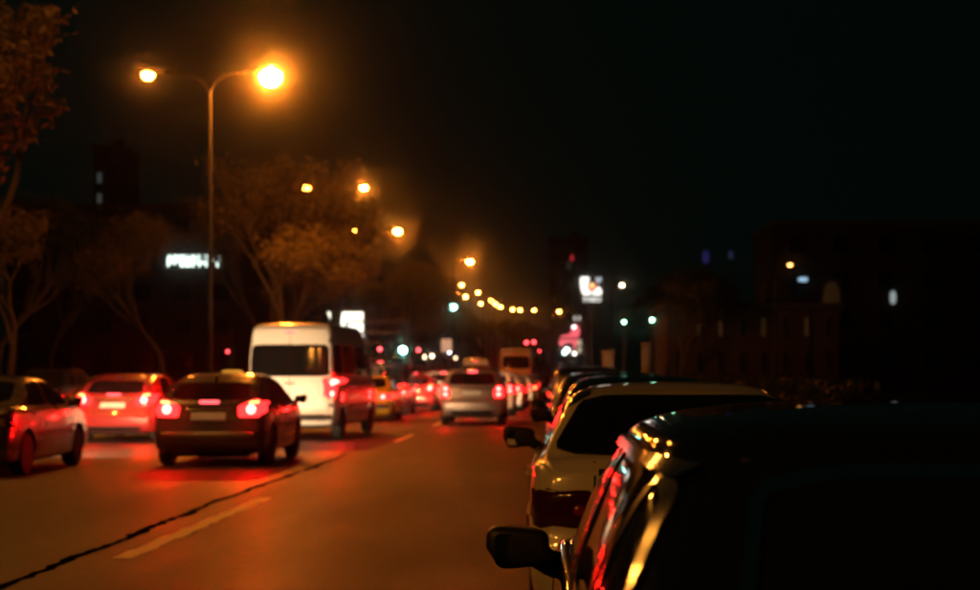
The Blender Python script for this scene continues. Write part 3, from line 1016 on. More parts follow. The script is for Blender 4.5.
LG = 'street lamps along the median'
street_lamp(-11.5, 55, 11.42, (2.02, -2.07), 'tallest double-armed street lamp, its orange bowl oversized like glare above the tree', LG, [M_SODIUM_BIG, M_SODIUM_DIM], s=(2.0, 1.25))
street_lamp(-11.5, 86.3, 11.2, (1.5, -1.5), 'second double-armed street lamp of the median, behind the bare tree', LG, [M_SODIUM_MID, M_SODIUM_DIM])
street_lamp(-11.5, 105.7, 10.65, (1.42, -1.42), 'third double-armed street lamp of the median, above the far leafy tree', LG, [M_SODIUM, M_SODIUM_DIM], s=(1.4, 1.0))
street_lamp(-11.5, 24, 11.4, (2.0, -2.0), 'double-armed street lamp over the lanes beside the front cars, out of view', LG, [M_SODIUM_UP] * 2)
street_lamp(-11.5, -7, 11.4, (2.0, -2.0), 'double-armed street lamp behind the camera on the median', LG, [M_SODIUM_UP] * 2)


def single(px, py, H, reach, label, mat_l=None, group='far street lamps', s=1.0):
    k = (VY - py) / (H - CAMZ)
    y = FPX / k
    x = (px - VX) / k
    return street_lamp(x - reach, y, H, (reach,), label, group, [mat_l or M_SODIUM_FAR], 0.0, s)


single(470, 261, 10.5, 1.35, 'orange street lamp with a visible mast above the teal traffic light', M_SODIUM, s=1.4)
far = [(434.7, 278, 'behind the leafy tree crown, lone and small'), (461.7, 285, 'just below the masted orange lamp, upper of a close pair'),
       (457.7, 292.5, 'dim lower one of the close pair under the masted lamp'), (465.5, 296.7, 'between the teal signal and the falling row of lamps'),
       (478, 292.5, 'first and highest of the falling row of lamps'), (480.7, 303.6, 'low one hanging under the start of the falling row'),
       (491, 300.5, 'small, squeezed into the middle of the falling row'), (495.5, 303.9, 'brighter, in the middle of the falling row'),
       (500.5, 307, 'last of the tight middle cluster in the falling row'), (512.6, 309.5, 'over the white van roof, after the tight cluster'),
       (520, 310, 'directly above the bus, close to its neighbour'), (534, 310, 'standing alone just past the bus'),
       (559, 311.4, 'pale orange, above the red neon sign')]
for px, py, d in far:
    dim = py in (292.5, 300.5) and px in (457.7, 491)
    single(px, py, 10.5, .9, 'far street lamp ' + d, M_SODIUM_FAR, s=.65 if dim else .95)
single(622, 285, 9.0, .9, 'warm white street lamp over the pavement beside the white logo sign', M_WARM)
single(657, 308, 8.5, .9, 'pale street lamp above the two green traffic lights', M_WARM)
single(790, 265, 7.5, .8, 'lone orange lamp high over the dark trees', emat('sodium_lamp_faint', (1.0, .42, .10), 9.0), s=.8)

# ------------------------------------------------------------------ vehicles: traffic
BLACK = paint('black', (.006, .006, .007), .0, .07)
DARKRED = paint('dark_red', (.06, .004, .006), .2)
GREY = paint('grey', (.10, .095, .10), .5, .32)
GREYL = paint('light_grey', (.30, .29, .28), .5, .32)
SILVER = paint('silver', (.46, .38, .34), .55, .3)
WHITE = paint('white', (.74, .73, .70), 0, .35)
CREAM = paint('cream', (.76, .70, .56), 0, .3)
RED = paint('red', (.42, .03, .03), 0, .3)
TAXI = paint('taxi_yellow', (.72, .42, .03), 0, .3)
NAVY = paint('navy', (.012, .014, .03), .3, .26)
TG = 'cars queueing in the lanes'

vehicle('hatch', 'hatchback', 'dark grey hatchback with lit brake lights in front of the white van', 'car', -5.27, 25.0, paint('mauve_grey', (.070, .080, .125), .35, .24), 'brake', TG, R(.5), 1.0, paint('bumper_lit_tone', (.30, .29, .38), .5, .25), hot=True)  # paler bumper paint stands in for lamp light falling on it
vehicle('van', 'passenger_van', 'tall white van with a dark rear window, behind the grey hatchback', 'van', -5.72, 35.4, WHITE, 'brake', TG, R(-3.6), True, hot=True)
vehicle('hatch', 'red_car', 'red car with glaring tail lights and number plate, beside the grey hatchback', 'car', -9.22, 34.3, RED, 'brake', TG, R(-1), False, hot=True)
vehicle('sedan', 'saloon_car', 'brown saloon cut off by the picture edge, its side and front wheel showing', 'car', -8.22, 22.3, paint('brown', (.10, .08, .065), .3), 'off', TG, R(1.0), 5.0)
vehicle('suv', 'suv', 'silver SUV with two stacked brake lights, alone in the open lane', 'SUV', -2.32, 46.0, SILVER, 'brake', TG, 0, True, SILVER)
taxi = vehicle('sedan', 'taxi', 'yellow taxi roof showing between the grey hatchback and the white van', 'taxi', -8.75, 43.0, TAXI, 'run', TG)
vehicle('sedan', 'yellow_car', 'yellow car emerging past the side of the white van', 'car', -5.75, 49.5, TAXI, 'brake', TG, 0, True)
dark_van = vehicle('van', 'dark_van', 'dark minibus ahead of the yellow car', 'van', -6.05, 57.0, NAVY, 'brake', TG, 0, True)
dark_van.scale = (.88, .9, .80)
vehicle('hatch', 'hatchback', 'small red car between the dark minibus and the silver SUV', 'car', -5.55, 64.5, RED, 'brake', TG, 0, True, hot=True)
vehicle('suv', 'suv', 'white car glaring in headlights, just beyond the silver SUV', 'car', -4.85, 71.5, WHITE, 'brake', TG, 0, False)
vehicle('suv', 'suv', 'tall cream people carrier whose roof shows above the silver SUV', 'car', -2.28, 56.0, CREAM, 'brake', TG, 0, True)
vehicle('hatch', 'hatchback', 'white hatchback whose side peeks out past the silver SUV', 'car', -2.10, 63.0, WHITE, 'brake', TG, 0, False)
vehicle('sedan', 'saloon_car', 'silver saloon third in line ahead of the silver SUV', 'car', -2.0, 70.0, SILVER, 'brake', TG, 0, True)
vehicle('hatch', 'hatchback', 'cream hatchback fourth in line ahead of the silver SUV', 'car', -1.9, 77.5, CREAM, 'brake', TG, 0, False)
vehicle('sedan', 'saloon_car', 'white saloon fifth in line, a bright tail light at its corner', 'car', -1.75, 85.5, WHITE, 'brake', TG, 0, False, hot=True)
vehicle('hatch', 'hatchback', 'grey hatchback last in line before the bus', 'car', -1.7, 94.0, GREYL, 'brake', TG, 0, True)
vehicle('bus', 'bus', 'cream bus with a wide dark rear window at the far end of the lane', 'bus', -2.75, 116.0, CREAM, 'run', TG, 0, False)
vehicle('sedan', 'saloon_car', 'silver saloon ahead of the white car in the middle lane', 'car', -5.3, 82.0, SILVER, 'brake', TG)
vehicle('hatch', 'hatchback', 'white hatchback far up the middle lane', 'car', -5.4, 92.0, WHITE, 'brake', TG)
vehicle('suv', 'suv', 'dark SUV farthest up the middle lane', 'SUV', -5.4, 103.0, NAVY, 'brake', TG)
vehicle('sedan', 'saloon_car', 'silver saloon hidden beyond the taxi in the far lane', 'car', -9.0, 52.0, SILVER, 'brake', TG)
vehicle('hatch', 'hatchback', 'white hatchback in the lane along the median, beyond the minibus', 'car', -8.9, 72.0, WHITE, 'brake', TG)

for key, x, y, c, lab in (('hatch', -9.0, 82, GREYL, 'light grey hatchback in the median lane, past the white one'), ('sedan', -9.0, 93, WHITE, 'white saloon far along the median lane'), ('suv', -8.9, 105, RED, 'red SUV farthest along the median lane'),
                          ('van', -5.4, 112, WHITE, 'white minibus beyond the dark SUV in the middle lane'), ('hatch', -5.3, 124, SILVER, 'silver hatchback beyond the white minibus'), ('sedan', -5.2, 134, RED, 'red saloon at the far end of the middle lane'),
                          ('hatch', -1.75, 101.5, RED, 'red hatchback tucked right behind the bus'), ('sedan', -5.4, 144, WHITE, 'white saloon last of all in the middle lane')):
    vehicle(key, {'hatch': 'hatchback', 'sedan': 'saloon_car', 'suv': 'suv', 'van': 'minibus'}[key], lab, 'van' if key == 'van' else 'car', x, y, c, 'brake', TG, 0, False, hot=key != 'van')

# roof sign of the taxi
ts = MB().superell((0, 1.75, 1.46), (.28, .10, .075), .4, 18, 8)
ts.build('roof_sign', emat('taxi_sign', (1.0, .62, .08), .35, (.8, .5, .05)), taxi)

# oncoming side
OG = 'cars across the median'
vehicle('sedan', 'saloon_car', 'golden saloon across the median, glinting behind the red car', 'car', -15.6, 60.0, paint('gold', (.46, .32, .10), .5, .2), 'off', OG, PI)
vehicle('suv', 'suv', 'dark SUV across the median with lamp glints on its roof', 'SUV', -16.6, 56.5, NAVY, 'off', OG, PI)

# ------------------------------------------------------------------ vehicles: parked row by the kerb
PG = 'cars parked along the kerb'
vehicle('near_sedan', 'parked_saloon', 'black parked saloon nearest of all, chrome window trim and a black door mirror', 'car', .872, 1.42, BLACK, 'off', PG, R(.4))
vehicle('white_sedan', 'parked_saloon', 'white parked saloon right ahead of the black one, unlit red tail light', 'car', .70, 8.2, CREAM, 'off', PG, R(-.3), mirror_mat=M_BLACKTRIM)
parked = [('sedan', 13.6, BLACK, .80, 'black parked saloon just beyond the white one'), ('hatch', 19.2, NAVY, .76, 'navy parked hatchback third ahead along the kerb'),
          ('sedan', 24.9, DARKRED, .74, 'dark red parked saloon between the navy hatchback and a grey one'), ('hatch', 30.7, GREY, .72, 'grey parked hatchback fifth along the kerb row'),
          ('suv', 36.2, NAVY, .74, 'navy parked SUV in the far kerb row'), ('sedan', 42.2, GREYL, .70, 'light grey parked saloon past the navy SUV'),
          ('hatch', 48.0, BLACK, .70, 'black parked hatchback in the far kerb row'), ('sedan', 54.0, SILVER, .72, 'silver parked saloon far along the kerb'),
          ('hatch', 60.0, DARKRED, .70, 'dark red parked hatchback near the end of the kerb row'), ('sedan', 66.2, BLACK, .72, 'black parked saloon at the end of the kerb row')]
for key, y, c, x, lab in parked:
    vehicle(key, 'parked_' + {'sedan': 'saloon', 'hatch': 'hatchback', 'suv': 'suv'}[key], lab, 'car', x, y, c, 'off', PG)

# ------------------------------------------------------------------ trees
M_BARK = pmat('bark', (.040, .030, .021), .9, 0, .3, 9, .6, 30)


def leafmat(name, col):
    m = pmat(name, col, .6, 0, .45, 1.1)
    nt = m.node_tree
    b = nt.nodes['Principled BSDF']
    tr = nt.nodes.new('ShaderNodeBsdfTranslucent')          # thin leaves let lamp light through
    src = b.inputs['Base Color'].links[0].from_socket
    nt.links.new(src, tr.inputs['Color'])
    mxs = nt.nodes.new('ShaderNodeMixShader')
    mxs.inputs[0].default_value = .45
    nt.links.new(b.outputs[0], mxs.inputs[1]); nt.links.new(tr.outputs[0], mxs.inputs[2])
    nt.links.new(mxs.outputs[0], nt.nodes['Material Output'].inputs['Surface'])
    return m


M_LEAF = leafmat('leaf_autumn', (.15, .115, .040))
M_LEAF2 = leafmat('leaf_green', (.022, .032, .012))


def tree_meshes(seed, H, spread, nleaf, lsize, trunk_h, depth=5, upright=.35, clump=.27):
    r = random.Random(seed)
    segs, tips = [], []

    def grow(p, d, length, rad, lev):
        k = 3
        q = p
        dd = d.copy()
        for i in range(k):
            dd = (dd + Vector((r.gauss(0, .13), r.gauss(0, .13), r.gauss(.03, .08)))).normalized()
            n = q + dd * length / k
            segs.append((q, n, rad * (1 - .22 * i / k), rad * (1 - .22 * (i + 1) / k)))
            q = n
            if lev <= 2: tips.append((q.copy(), lev))
        if lev == 0: return
        nb = r.choice((2, 3, 3)) if lev > 1 else r.choice((2, 3))
        for b in range(nb):
            ax = Vector((r.gauss(0, 1), r.gauss(0, 1), r.gauss(0, .35)))
            nd = (dd * (.9 + upright) + ax.normalized() * r.uniform(.55, 1.05) * spread + Vector((0, 0, .18 * upright))).normalized()
            grow(q, nd, length * r.uniform(.68, .88), rad * r.uniform(.55, .70), lev - 1)
    grow(Vector((0, 0, 0)), Vector((r.gauss(0, .04), r.gauss(0, .04), 1)).normalized(), trunk_h, .16 * H / 8, depth)
    zmax = max(s[1].z for s in segs)
    f = H / zmax
    mb = MB()
    for a, b, r0, r1 in segs:
        a = Vector((a.x * f, a.y * f, a.z * f)); b = Vector((b.x * f, b.y * f, b.z * f))
        n = 8 if r0 > .06 else (5 if r0 > .02 else 3)
        mb.tube([a, b], [max(.006, r0), max(.004, r1)], n, False)
    trunk = mesh_from(mb.v, mb.f, 'trunk', 60)
    vs, fs = [], []
    tips = r.sample(tips, int(len(tips) * .5))              # leaves gather in clumps and leave gaps
    for i in range(nleaf):
        p, lev = tips[min(len(tips) - 1, int(r.random() ** 1.5 * len(tips)))]
        c = Vector((p.x * f + r.gauss(0, clump), p.y * f + r.gauss(0, clump), p.z * f + r.gauss(0, clump * .8)))
        u = Vector((r.gauss(0, 1), r.gauss(0, 1), r.gauss(0, .7))).normalized()
        v = u.cross(Vector((r.gauss(0, 1), r.gauss(0, 1), r.gauss(0, 1)))).normalized()
        s = lsize * r.uniform(.6, 1.35)
        w = u.cross(v)
        n = len(vs)
        vs += [c - u * s, c + v * s * .42 + w * s * .1, c + u * s, c - v * s * .42 + w * s * .1]
        fs.append((n, n + 1, n + 2, n + 3))
    crown = mesh_from(vs, fs, 'crown')
    return trunk, crown


TREES = {
    'leafy': tree_meshes(11, 8.6, .80, 22000, .085, 2.2, 6),
    'leafy2': tree_meshes(23, 8.6, .95, 22000, .085, 1.9, 6),
    'sparse': tree_meshes(5, 9.4, .50, 5000, .08, 2.3, 6, .75, .28),
    'twiggy': tree_meshes(42, 8.2, .80, 2000, .10, 2.4, 5, .4, .13),
}


def tree(kind, x, y, s, rz, label, mat_c, group, z=.12, name='street_tree'):
    t, c = TREES[kind]
    root = thing(name, label, 'tree', (x, y, z), rz, group)
    root.scale = (s, s, s)
    ob('trunk', t, M_BARK, root)
    ob('crown', c, mat_c, root)
    return root


MT = 'trees on the median'
tree('twiggy', -11.55, 33.0, 1.12, 2.4, 'thinly leaved tree at the picture edge lit orange against the sky', M_LEAF, MT)
tree('sparse', -10.95, 68.0, 1.10, .3, 'tall nearly bare tree with upright branches behind the white van', M_LEAF, MT)
tree('leafy', -10.5, 62.5, .80, 1.2, 'leafy tree beside the tallest lamp pole, its top lit orange', M_LEAF, MT)
tree('sparse', -10.9, 76.0, 1.05, 2.2, 'bare tree farther up the median beyond the tall upright one', M_LEAF, MT)
tree('leafy2', -11.6, 84.0, .92, .5, 'dense leafy tree under the second double lamp', M_LEAF, MT)
tree('leafy', -11.4, 98.0, .82, 3.1, 'orange lit leafy tree closest to the green traffic lights', M_LEAF, MT)
tree('leafy2', -11.5, 118.0, .85, 4.1, 'far leafy tree under the distant row of lamps', M_LEAF, MT)
tree('sparse', -12.7, 74.0, 1.05, 4.0, 'bare twiggy tree farther behind the tallest lamp pole', M_LEAF, MT)
tree('sparse', -11.2, 90.0, .95, 5.0, 'bare twiggy tree between the second and third double lamps', M_LEAF, MT)
tree('leafy2', -11.0, 106.0, .80, 2.0, 'leafy tree right under the third double lamp', M_LEAF, MT)
tree('leafy', -9.9, 96.0, .92, 1.7, 'wide leafy tree whose lit crown leans over the lanes below the third lamp', M_LEAF, MT)
tree('leafy2', -10.6, 126.0, .95, 3.3, 'far leafy tree between the third lamp and the masted lamp', M_LEAF, MT)
LT = 'trees across the oncoming lanes'
tree('leafy', -18.6, 78.0, 1.0, 5.5, 'dim reddish tree between the dot sign and the lamp pole', M_LEAF, LT)
tree('leafy2', -22.0, 66.0, 1.0, 1.0, 'broad dark tree with a faintly lit crown across the oncoming lanes', M_LEAF, LT)
tree('leafy', -25.0, 74.0, 1.10, 2.5, 'dark tree at the picture edge across the oncoming lanes', M_LEAF2, LT)
tree('leafy2', -29.5, 97.0, 1.05, 5.1, 'dark tree behind the lit dot sign', M_LEAF2, LT)
RT = 'trees on the kerb-side pavement'
tree('twiggy', 5.1, 64.0, .62, 1.1, 'dark slender tree with a thin trunk on the pavement', M_LEAF2, RT, .13)
tree('leafy', 6.2, 92.0, .85, 2.0, 'dark leafy tree behind the white logo sign', M_LEAF2, RT, .13)
tree('leafy2', 8.6, 128.0, 1.0, .2, 'far dark tree past the green traffic lights', M_LEAF2, RT, 0)
FT = 'trees at the far junction'
for i, (px, y, s, lab) in enumerate([(446, 172, 1.0, 'small far tree under the close pair of lamps'), (484, 205, 1.05, 'far tree lit from within by the falling row of lamps'),
                                     (508, 238, 1.1, 'farthest tree under the end of the lamp row'), (541, 246, .95, 'far tree just past the bus'), (590, 215, 1.0, 'far dark tree behind the red neon sign')]):
    tree(('leafy', 'leafy2')[i % 2], (px - VX) * y / FPX, y, s, i * 1.3, lab, M_LEAF, FT, 0)

# hedge along the pavement
rh = random.Random(77)
vs, fs = [], []
for i in range(9000):
    c = Vector((4.6 + rh.gauss(0, .26), rh.uniform(26, 62), .14 + 1.15 * rh.random() ** .7))
    u = Vector((rh.gauss(0, 1), rh.gauss(0, 1), rh.gauss(0, 1))).normalized()
    v = u.cross(Vector((rh.gauss(0, 1), rh.gauss(0, 1), rh.gauss(0, 1)))).normalized()
    s = .09 * rh.uniform(.6, 1.3)
    n = len(vs)
    vs += [c - u * s, c + v * s * .5, c + u * s, c - v * s * .5]
    fs.append((n, n + 1, n + 2, n + 3))
hd = thing('hedge', 'long dark clipped hedge along the back of the pavement', 'hedge', (0, 0, 0))
ob('foliage', mesh_from(vs, fs), M_LEAF2, hd)
MB().box((4.6, 44, .60), (.34, 35.6, .92), .08).build('twig_core', pmat('twigs', (.02, .018, .012), .95), hd)

# ------------------------------------------------------------------ signs and signals
M_SIGNPOST = pmat('sign_post', (.12, .12, .12), .5, .6)
M_FRAME = pmat('sign_frame', (.05, .05, .05), .5, .3)


def post_to(root, z_top, r=.06, x=0, y=.08):
    return MB().tube([(x, y, 0), (x, y, z_top)], r, 10).build('post', M_SIGNPOST, root)


# dot-matrix sign on the building across the road: rows of lit dots, too blurred to read
rs = random.Random(3)
c0 = P(194, 261, 144)
sg = thing('dot_matrix_sign', 'bright greenish white dot sign on the dark building across the road', 'sign', (c0.x, 144, c0.z))
SW, SH = 4.75, 1.35
MB().box((0, .12, 0), (SW + .2, .16, SH + .2), .02).build('casing', M_FRAME, sg)
dots = MB()
glyphs = [["01110", "11111", "11111", "11110", "11000"], ["11111", "11111", "11111", "11100", "00000"], ["11111", "11111", "11111", "11111", "01111"], ["11110", "11111", "11111", "11111", "11111"],
          ["11110", "11111", "10110", "11110", "11100"], ["11100", "01000", "11101", "11111", "01100"], ["01010", "00011", "01010", "11111", "00110"], ["10000", "11000", "11110", "10000", "10000"], ["00010", "00000", "00110", "01100", "01100"]]
cw = SW / (len(glyphs) * 6)
ch = SH / 6.4
for gi, g in enumerate(glyphs):
    for rj, row in enumerate(g):
        for ci, b in enumerate(row):
            if b == '1':
                dots.box((-SW / 2 + (gi * 6 + ci + .7) * cw, 0.02, SH / 2 - (rj + 1.2) * ch), (cw * .86, .04, ch * .8))
o = dots.build('lit_dots', emat('led_white', (.80, 1.0, .90), 2.6), sg, smooth=None)
tag(o, kind='stuff')

# light box poster on the median
c0 = P(345.5, 326, 93)
lb = thing('light_box', 'glowing white poster light box rising over the white van', 'sign', (c0.x, 93, .12))
post_to(lb, c0.z - .95, .09)
MB().box((0, .1, c0.z - .12), (2.15, .24, 1.72), .04).build('casing', M_FRAME, lb)
MB().box((0, -.03, c0.z - .12), (2.0, .03, 1.58), .01).build('poster', emat('poster_light', (1.0, .97, .78), 2.2), lb)
MB().superell((-.15, -.06, c0.z - .22), (.16, .02, .05), .8).build('print', pmat('poster_print', (.12, .14, .10), .6), lb)
MB().superell((.12, -.06, c0.z + .12), (.07, .02, .05), .8).build('print', MATS['poster_print'], lb)

# white logo sign on a mast
c0 = P(591, 286, 150)
ls = thing('logo_sign', 'white illuminated logo sign on a mast with a red and yellow emblem', 'sign', (c0.x, 150, 0))
M_WSIGN = emat('sign_white', (1.0, .98, .90), 1.7)
M_WSIGN2 = emat('sign_bluish', (.75, .90, 1.0), .55)
MB().tube([(0, .35, 0), (0, .35, c0.z - 1.4)], .12, 12).build('post', M_SIGNPOST, ls)
zc = c0.z - .02
MB().prism([(x, z + zc - .1) for x, z in chaikin([(-1.05, -.95), (1.1, -.95), (1.1, 1.0), (-1.05, 1.0)], 2)], .05, .30).build('casing', M_FRAME, ls)
MB().prism([(x, z + zc) for x, z in chaikin([(-1.0, .85), (-.12, .85), (-.30, .0), (.0, -.45), (.0, -.80), (-.72, -.80), (-.95, -.2)], 2)], -.02, .06).build('panel', M_WSIGN, ls)
MB().prism([(x, z + zc) for x, z in chaikin([(.35, .80), (1.05, .80), (.80, .30), (.55, .25)], 2)], -.02, .06).build('panel', M_WSIGN2, ls)
MB().prism([(x, z + zc) for x, z in chaikin([(.1, -.80), (.15, -.45), (.55, -.1), (.80, -.05), (1.0, -.5), (.95, -.80)], 2)], -.02, .06).build('panel', M_WSIGN, ls)
ring = MB()
ring.tube([(.1 + .33 * math.cos(t), -.06, zc - .02 + .36 * math.sin(t)) for t in [PI * .75 + i * (PI * 1.5) / 14 for i in range(15)]], .10, 8)
ring.build('emblem_ring', emat('emblem_red', (1.0, .06, .07), 1.0), ls)
MB().superell((.1, -.08, zc + .05), (.19, .05, .25), .9).build('emblem_flame', emat('emblem_yellow', (1.0, .72, .22), 1.6), ls)
tcu = bpy.data.curves.new('sign_text', 'FONT')
tcu.body = 'FABO'
tcu.size = .66
tcu.extrude = .02
tcu.align_x = 'CENTER'
tob = bpy.data.objects.new('t', tcu)
COL.objects.link(tob)
dgx = bpy.context.evaluated_depsgraph_get()
tme = bpy.data.meshes.new_from_object(tob.evaluated_get(dgx))
bpy.data.objects.remove(tob)
tme.materials.clear()
# each letter is its own piece
tb = bmesh.new(); tb.from_mesh(tme)
tb.verts.ensure_lookup_table()
seen, isl = set(), []
for v in tb.verts:
    if v.index in seen: continue
    st, comp = [v], set()
    while st:
        a = st.pop()
        if a.index in comp: continue
        comp.add(a.index)
        st += [e.other_vert(a) for e in a.link_edges]
    seen |= comp
    isl.append(comp)
for comp in isl:
    mp_ = {}
    vv, ff = [], []
    for i in sorted(comp):
        mp_[i] = len(vv); vv.append((tb.verts[i].co.x + .12, -tb.verts[i].co.z, tb.verts[i].co.y + zc - 1.42))
    for f in tb.faces:
        if f.verts[0].index in comp: ff.append([mp_[q.index] for q in f.verts])
    ob('letter', mesh_from(vv, ff), M_WSIGN, ls)
tb.free()

# red neon shop sign in two lobes with lamps beneath it
c0 = P(571, 338, 185)
rn = thing('neon_sign', 'glowing pink-red shop sign of two lobes at the far end of the road', 'sign', (c0.x, 185, 0))
M_NEON = emat('neon_red', (1.0, .10, .14), 1.05)
MB().tube([(.5, .4, 0), (.5, .4, c0.z)], .12, 10).build('post', M_SIGNPOST, rn)
z0 = c0.z
MB().prism([(x, z + z0) for x, z in chaikin([(-1.35, -.4), (-1.15, .25), (-.1, .45), (.3, .2), (.2, -.5), (-.6, -.55), (-1.2, -1.1)], 2)], -.1, .1).build('panel', M_NEON, rn)
MB().prism([(x, z + z0) for x, z in chaikin([(-.15, .4), (.2, 1.45), (.75, 1.5), (1.05, .8), (.8, -.1), (.55, -1.3), (.1, -1.2), (.25, -.2)], 2)], -.14, .06).build('panel', M_NEON, rn)
MB().box((.95, .0, z0 - .9), (.42, .15, 1.5), .05).build('pale_panel', emat('pale_panel', (1.0, .86, .55), .45), rn)
for i, (px, py, c, st, r0) in enumerate([(567, 350, (.75, 1.0, .92), 9, .26), (564.5, 352.5, (.75, 1.0, .92), 7, .22), (574.5, 353.5, (1.0, .85, .7), 6, .18), (574, 327, (1, .9, .85), 4, .2)]):
    q = P(px, py, 184)
    MB().superell((q.x - c0.x, -1.0, q.z), (r0, .1, r0), .9).build('lamp', emat('shop_lamp_%d' % i, c, st), rn)
for i, (px, py) in enumerate([(575, 318), (579.5, 318)]):
    q = P(px, py, 184)
    MB().box((q.x - c0.x, -.2, q.z), (.26, .1, .52), .08).build('small_panel', emat('small_white', (1, .95, .85), .55), rn)

# blank pale panel sign in the median
c0 = P(446.5, 345.5, 110)
ps = thing('panel_sign', 'small pale rectangular panel sign among the far brake lights', 'sign', (c0.x, 110, .0))
post_to(ps, c0.z, .05)
MB().box((0, 0, c0.z), (.70, .06, .86), .02).build('panel', emat('pale_sign', (1.0, .62, .42), .38, (.7, .65, .6)), ps)

# added posts and globes carry small light points low over the far traffic
for i, (px, py, st, lab) in enumerate([(424, 357, 7, 'low warm light point on an added post just past the dark minibus'), (432, 356, 9, 'brighter low light point on an added post, second past the dark minibus'), (449.5, 352, 9, 'low cool white light point on an added post under the pale panel sign'),
                                  (455.5, 358, 5, 'low light point on an added post above the silver SUV'), (354, 262, 8, 'dim small light point on an added post among the bare branches')]):
    yy = 11.5 * FPX / (VX - px)
    c0 = P(px, py, yy)
    g = thing('light_point', lab, 'lamp', (c0.x, yy, 0), 0, 'added low light points')
    MB().tube([(0, 0, 0), (0, 0, c0.z - .1)], .05, 8).build('post', M_SIGNPOST, g)
    MB().superell((0, 0, c0.z), (.17, .17, .17), 1.0).build('globe', emat('globe_%d' % i, (1.0, .72, .42) if i != 2 else (.85, .95, 1.0), st), g)

# traffic lights
M_SIGBODY = pmat('signal_body', (.015, .017, .015), .5)
M_SIG = {'green': emat('signal_green', (.32, 1.0, .62), 30), 'teal': emat('signal_teal', (.25, 1.0, .82), 60), 'red': emat('signal_red', (1.0, .05, .06), 12)}
M_SIGOFF = {'red': pmat('signal_off_red', (.06, .005, .005), .3), 'amber': pmat('signal_off_amber', (.08, .04, .004), .3), 'green': pmat('signal_off_green', (.004, .05, .02), .3)}


def signal(px, py, y, lit, label, r0=.11, power=None):
    c = P(px, py, y)
    root = thing('traffic_light', label, 'traffic light', (c.x, y, 0), 0, 'traffic lights')
    idx = {'red': 0, 'green': 2, 'teal': 2}[lit]
    zc_ = c.z - (1 - idx) * .30       # centre of the three lenses
    if -10.8 < c.x < 2.0 and y < 165:                      # over the lanes: the head hangs from a mast arm
        ox = (-11.5 if c.x < -4.5 else 2.6) - c.x
        MB().tube([(ox, .14, 0), (ox, .14, zc_ + .50), (ox * .9, .14, zc_ + .62), (0, .14, zc_ + .62), (0, .14, zc_ + .40)], [.10, .08, .06, .05, .04], 10).build('mast_arm', M_SIGNPOST, root)
    else:
        post_to(root, zc_ + .45, .055, 0, .14)
    b = MB().box((0, .04, zc_), (.34, .20, .98), .03).build('signal_head', M_SIGBODY, root)
    MB().box((0, .16, zc_), (.60, .02, 1.25), .01).build('backboard', M_SIGBODY, root)
    for i, nm in enumerate(('red', 'amber', 'green')):
        m = M_SIG[lit] if i == idx else M_SIGOFF[nm]
        MB().superell((0, -.075, zc_ + (1 - i) * .30), (r0, .03, r0), .95, 16, 8).build('lens', m, b)
        v = []
        for t in range(9):
            a = PI * t / 8
            v += [(.13 * math.cos(a), -.06, zc_ + (1 - i) * .30 + .13 * math.sin(a)), (.13 * math.cos(a), -.24, zc_ + (1 - i) * .30 + .13 * math.sin(a) * .9)]
        ob('visor', mesh_from(v, [(2 * t, 2 * t + 1, 2 * t + 3, 2 * t + 2) for t in range(8)]), M_SIGBODY, b)
    return root


signal(453.5, 307, 128, 'teal', 'teal-green traffic light under the masted street lamp', .20)
signal(404, 338, 91, 'green', 'smaller green traffic light, upper of two over the dark minibus', .09)
signal(403, 350, 88, 'teal', 'brighter teal traffic light, lower of two over the dark minibus', .17)
signal(380, 349, 88, 'red', 'red signal lamp above the yellow car', .09)
signal(418.5, 350, 100, 'red', 'red signal lamp between the dark minibus and the pale panel sign', .09)
signal(526.5, 342.5, 142, 'red', 'red signal above the bus, first of two', .13)
signal(534, 342, 142, 'red', 'red signal above the bus, second of two', .13)
signal(624, 322, 118, 'green', 'dim green traffic light nearer the white logo sign', .09)
signal(652, 320, 112, 'green', 'bright green traffic light on the pavement beneath the pale street lamp', .11)
signal(539.5, 351, 120, 'red', 'small red signal lamp at the corner of the bus', .06)
signal(272 + 8 - 52, 351.5, 90, 'red', 'red signal lamp left of the white van', .07)

# pale pillar, post box and bollards on the pavement
M_PALE = pmat('pale_stone', (.24, .20, .15), .8, 0, .2, 5, .3, 30)
for px, w, ztop, y, lab, nm in ((646, .26, 2.45, 58, 'pale slim stone gate pillar on the pavement', 'gate_pillar'), (608, .42, 2.3, 66, 'brownish stone gate pillar beside the pale slim one', 'gate_pillar')):
    g = thing(nm, lab, 'pillar', ((px - VX) * y / FPX, y, .13), 0, 'gate pillars')
    MB().box((0, 0, (ztop - .13) / 2), (w, w, ztop - .13), .02).build('shaft', M_PALE, g)
    MB().box((0, 0, ztop - .10), (w * 1.25, w * 1.25, .10), .015).build('cap', M_PALE, g)
    MB().box((0, 0, .08), (w * 1.2, w * 1.2, .16), .015).build('plinth', M_PALE, g)
for k in range(9):
    y = 14 + 6.0 * k
    g = thing('bollard', ['first', 'second', 'third', 'fourth', 'fifth', 'sixth', 'seventh', 'eighth', 'ninth'][k] + ' dark iron bollard on the kerb edge, counted from the black car', 'bollard', (2.55, y, .13), 0, 'bollards on the pavement')
    MB().lathe([(.075, 0), (.075, .05), (.05, .08), (.045, .75), (.06, .78), (.06, .84), (.03, .90)], 14).build('shaft', M_SIGNPOST, g)

# ------------------------------------------------------------------ buildings, nearly lost in the dark
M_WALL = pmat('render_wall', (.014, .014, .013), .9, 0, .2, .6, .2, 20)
M_WALLB = pmat('brick_wall', (.05, .035, .028), .9, 0, .25, .8, .2, 20)
M_WFRAME = pmat('window_frame', (.03, .03, .03), .6)
M_ROOF = pmat('flat_roof', (.04, .04, .04), .9)


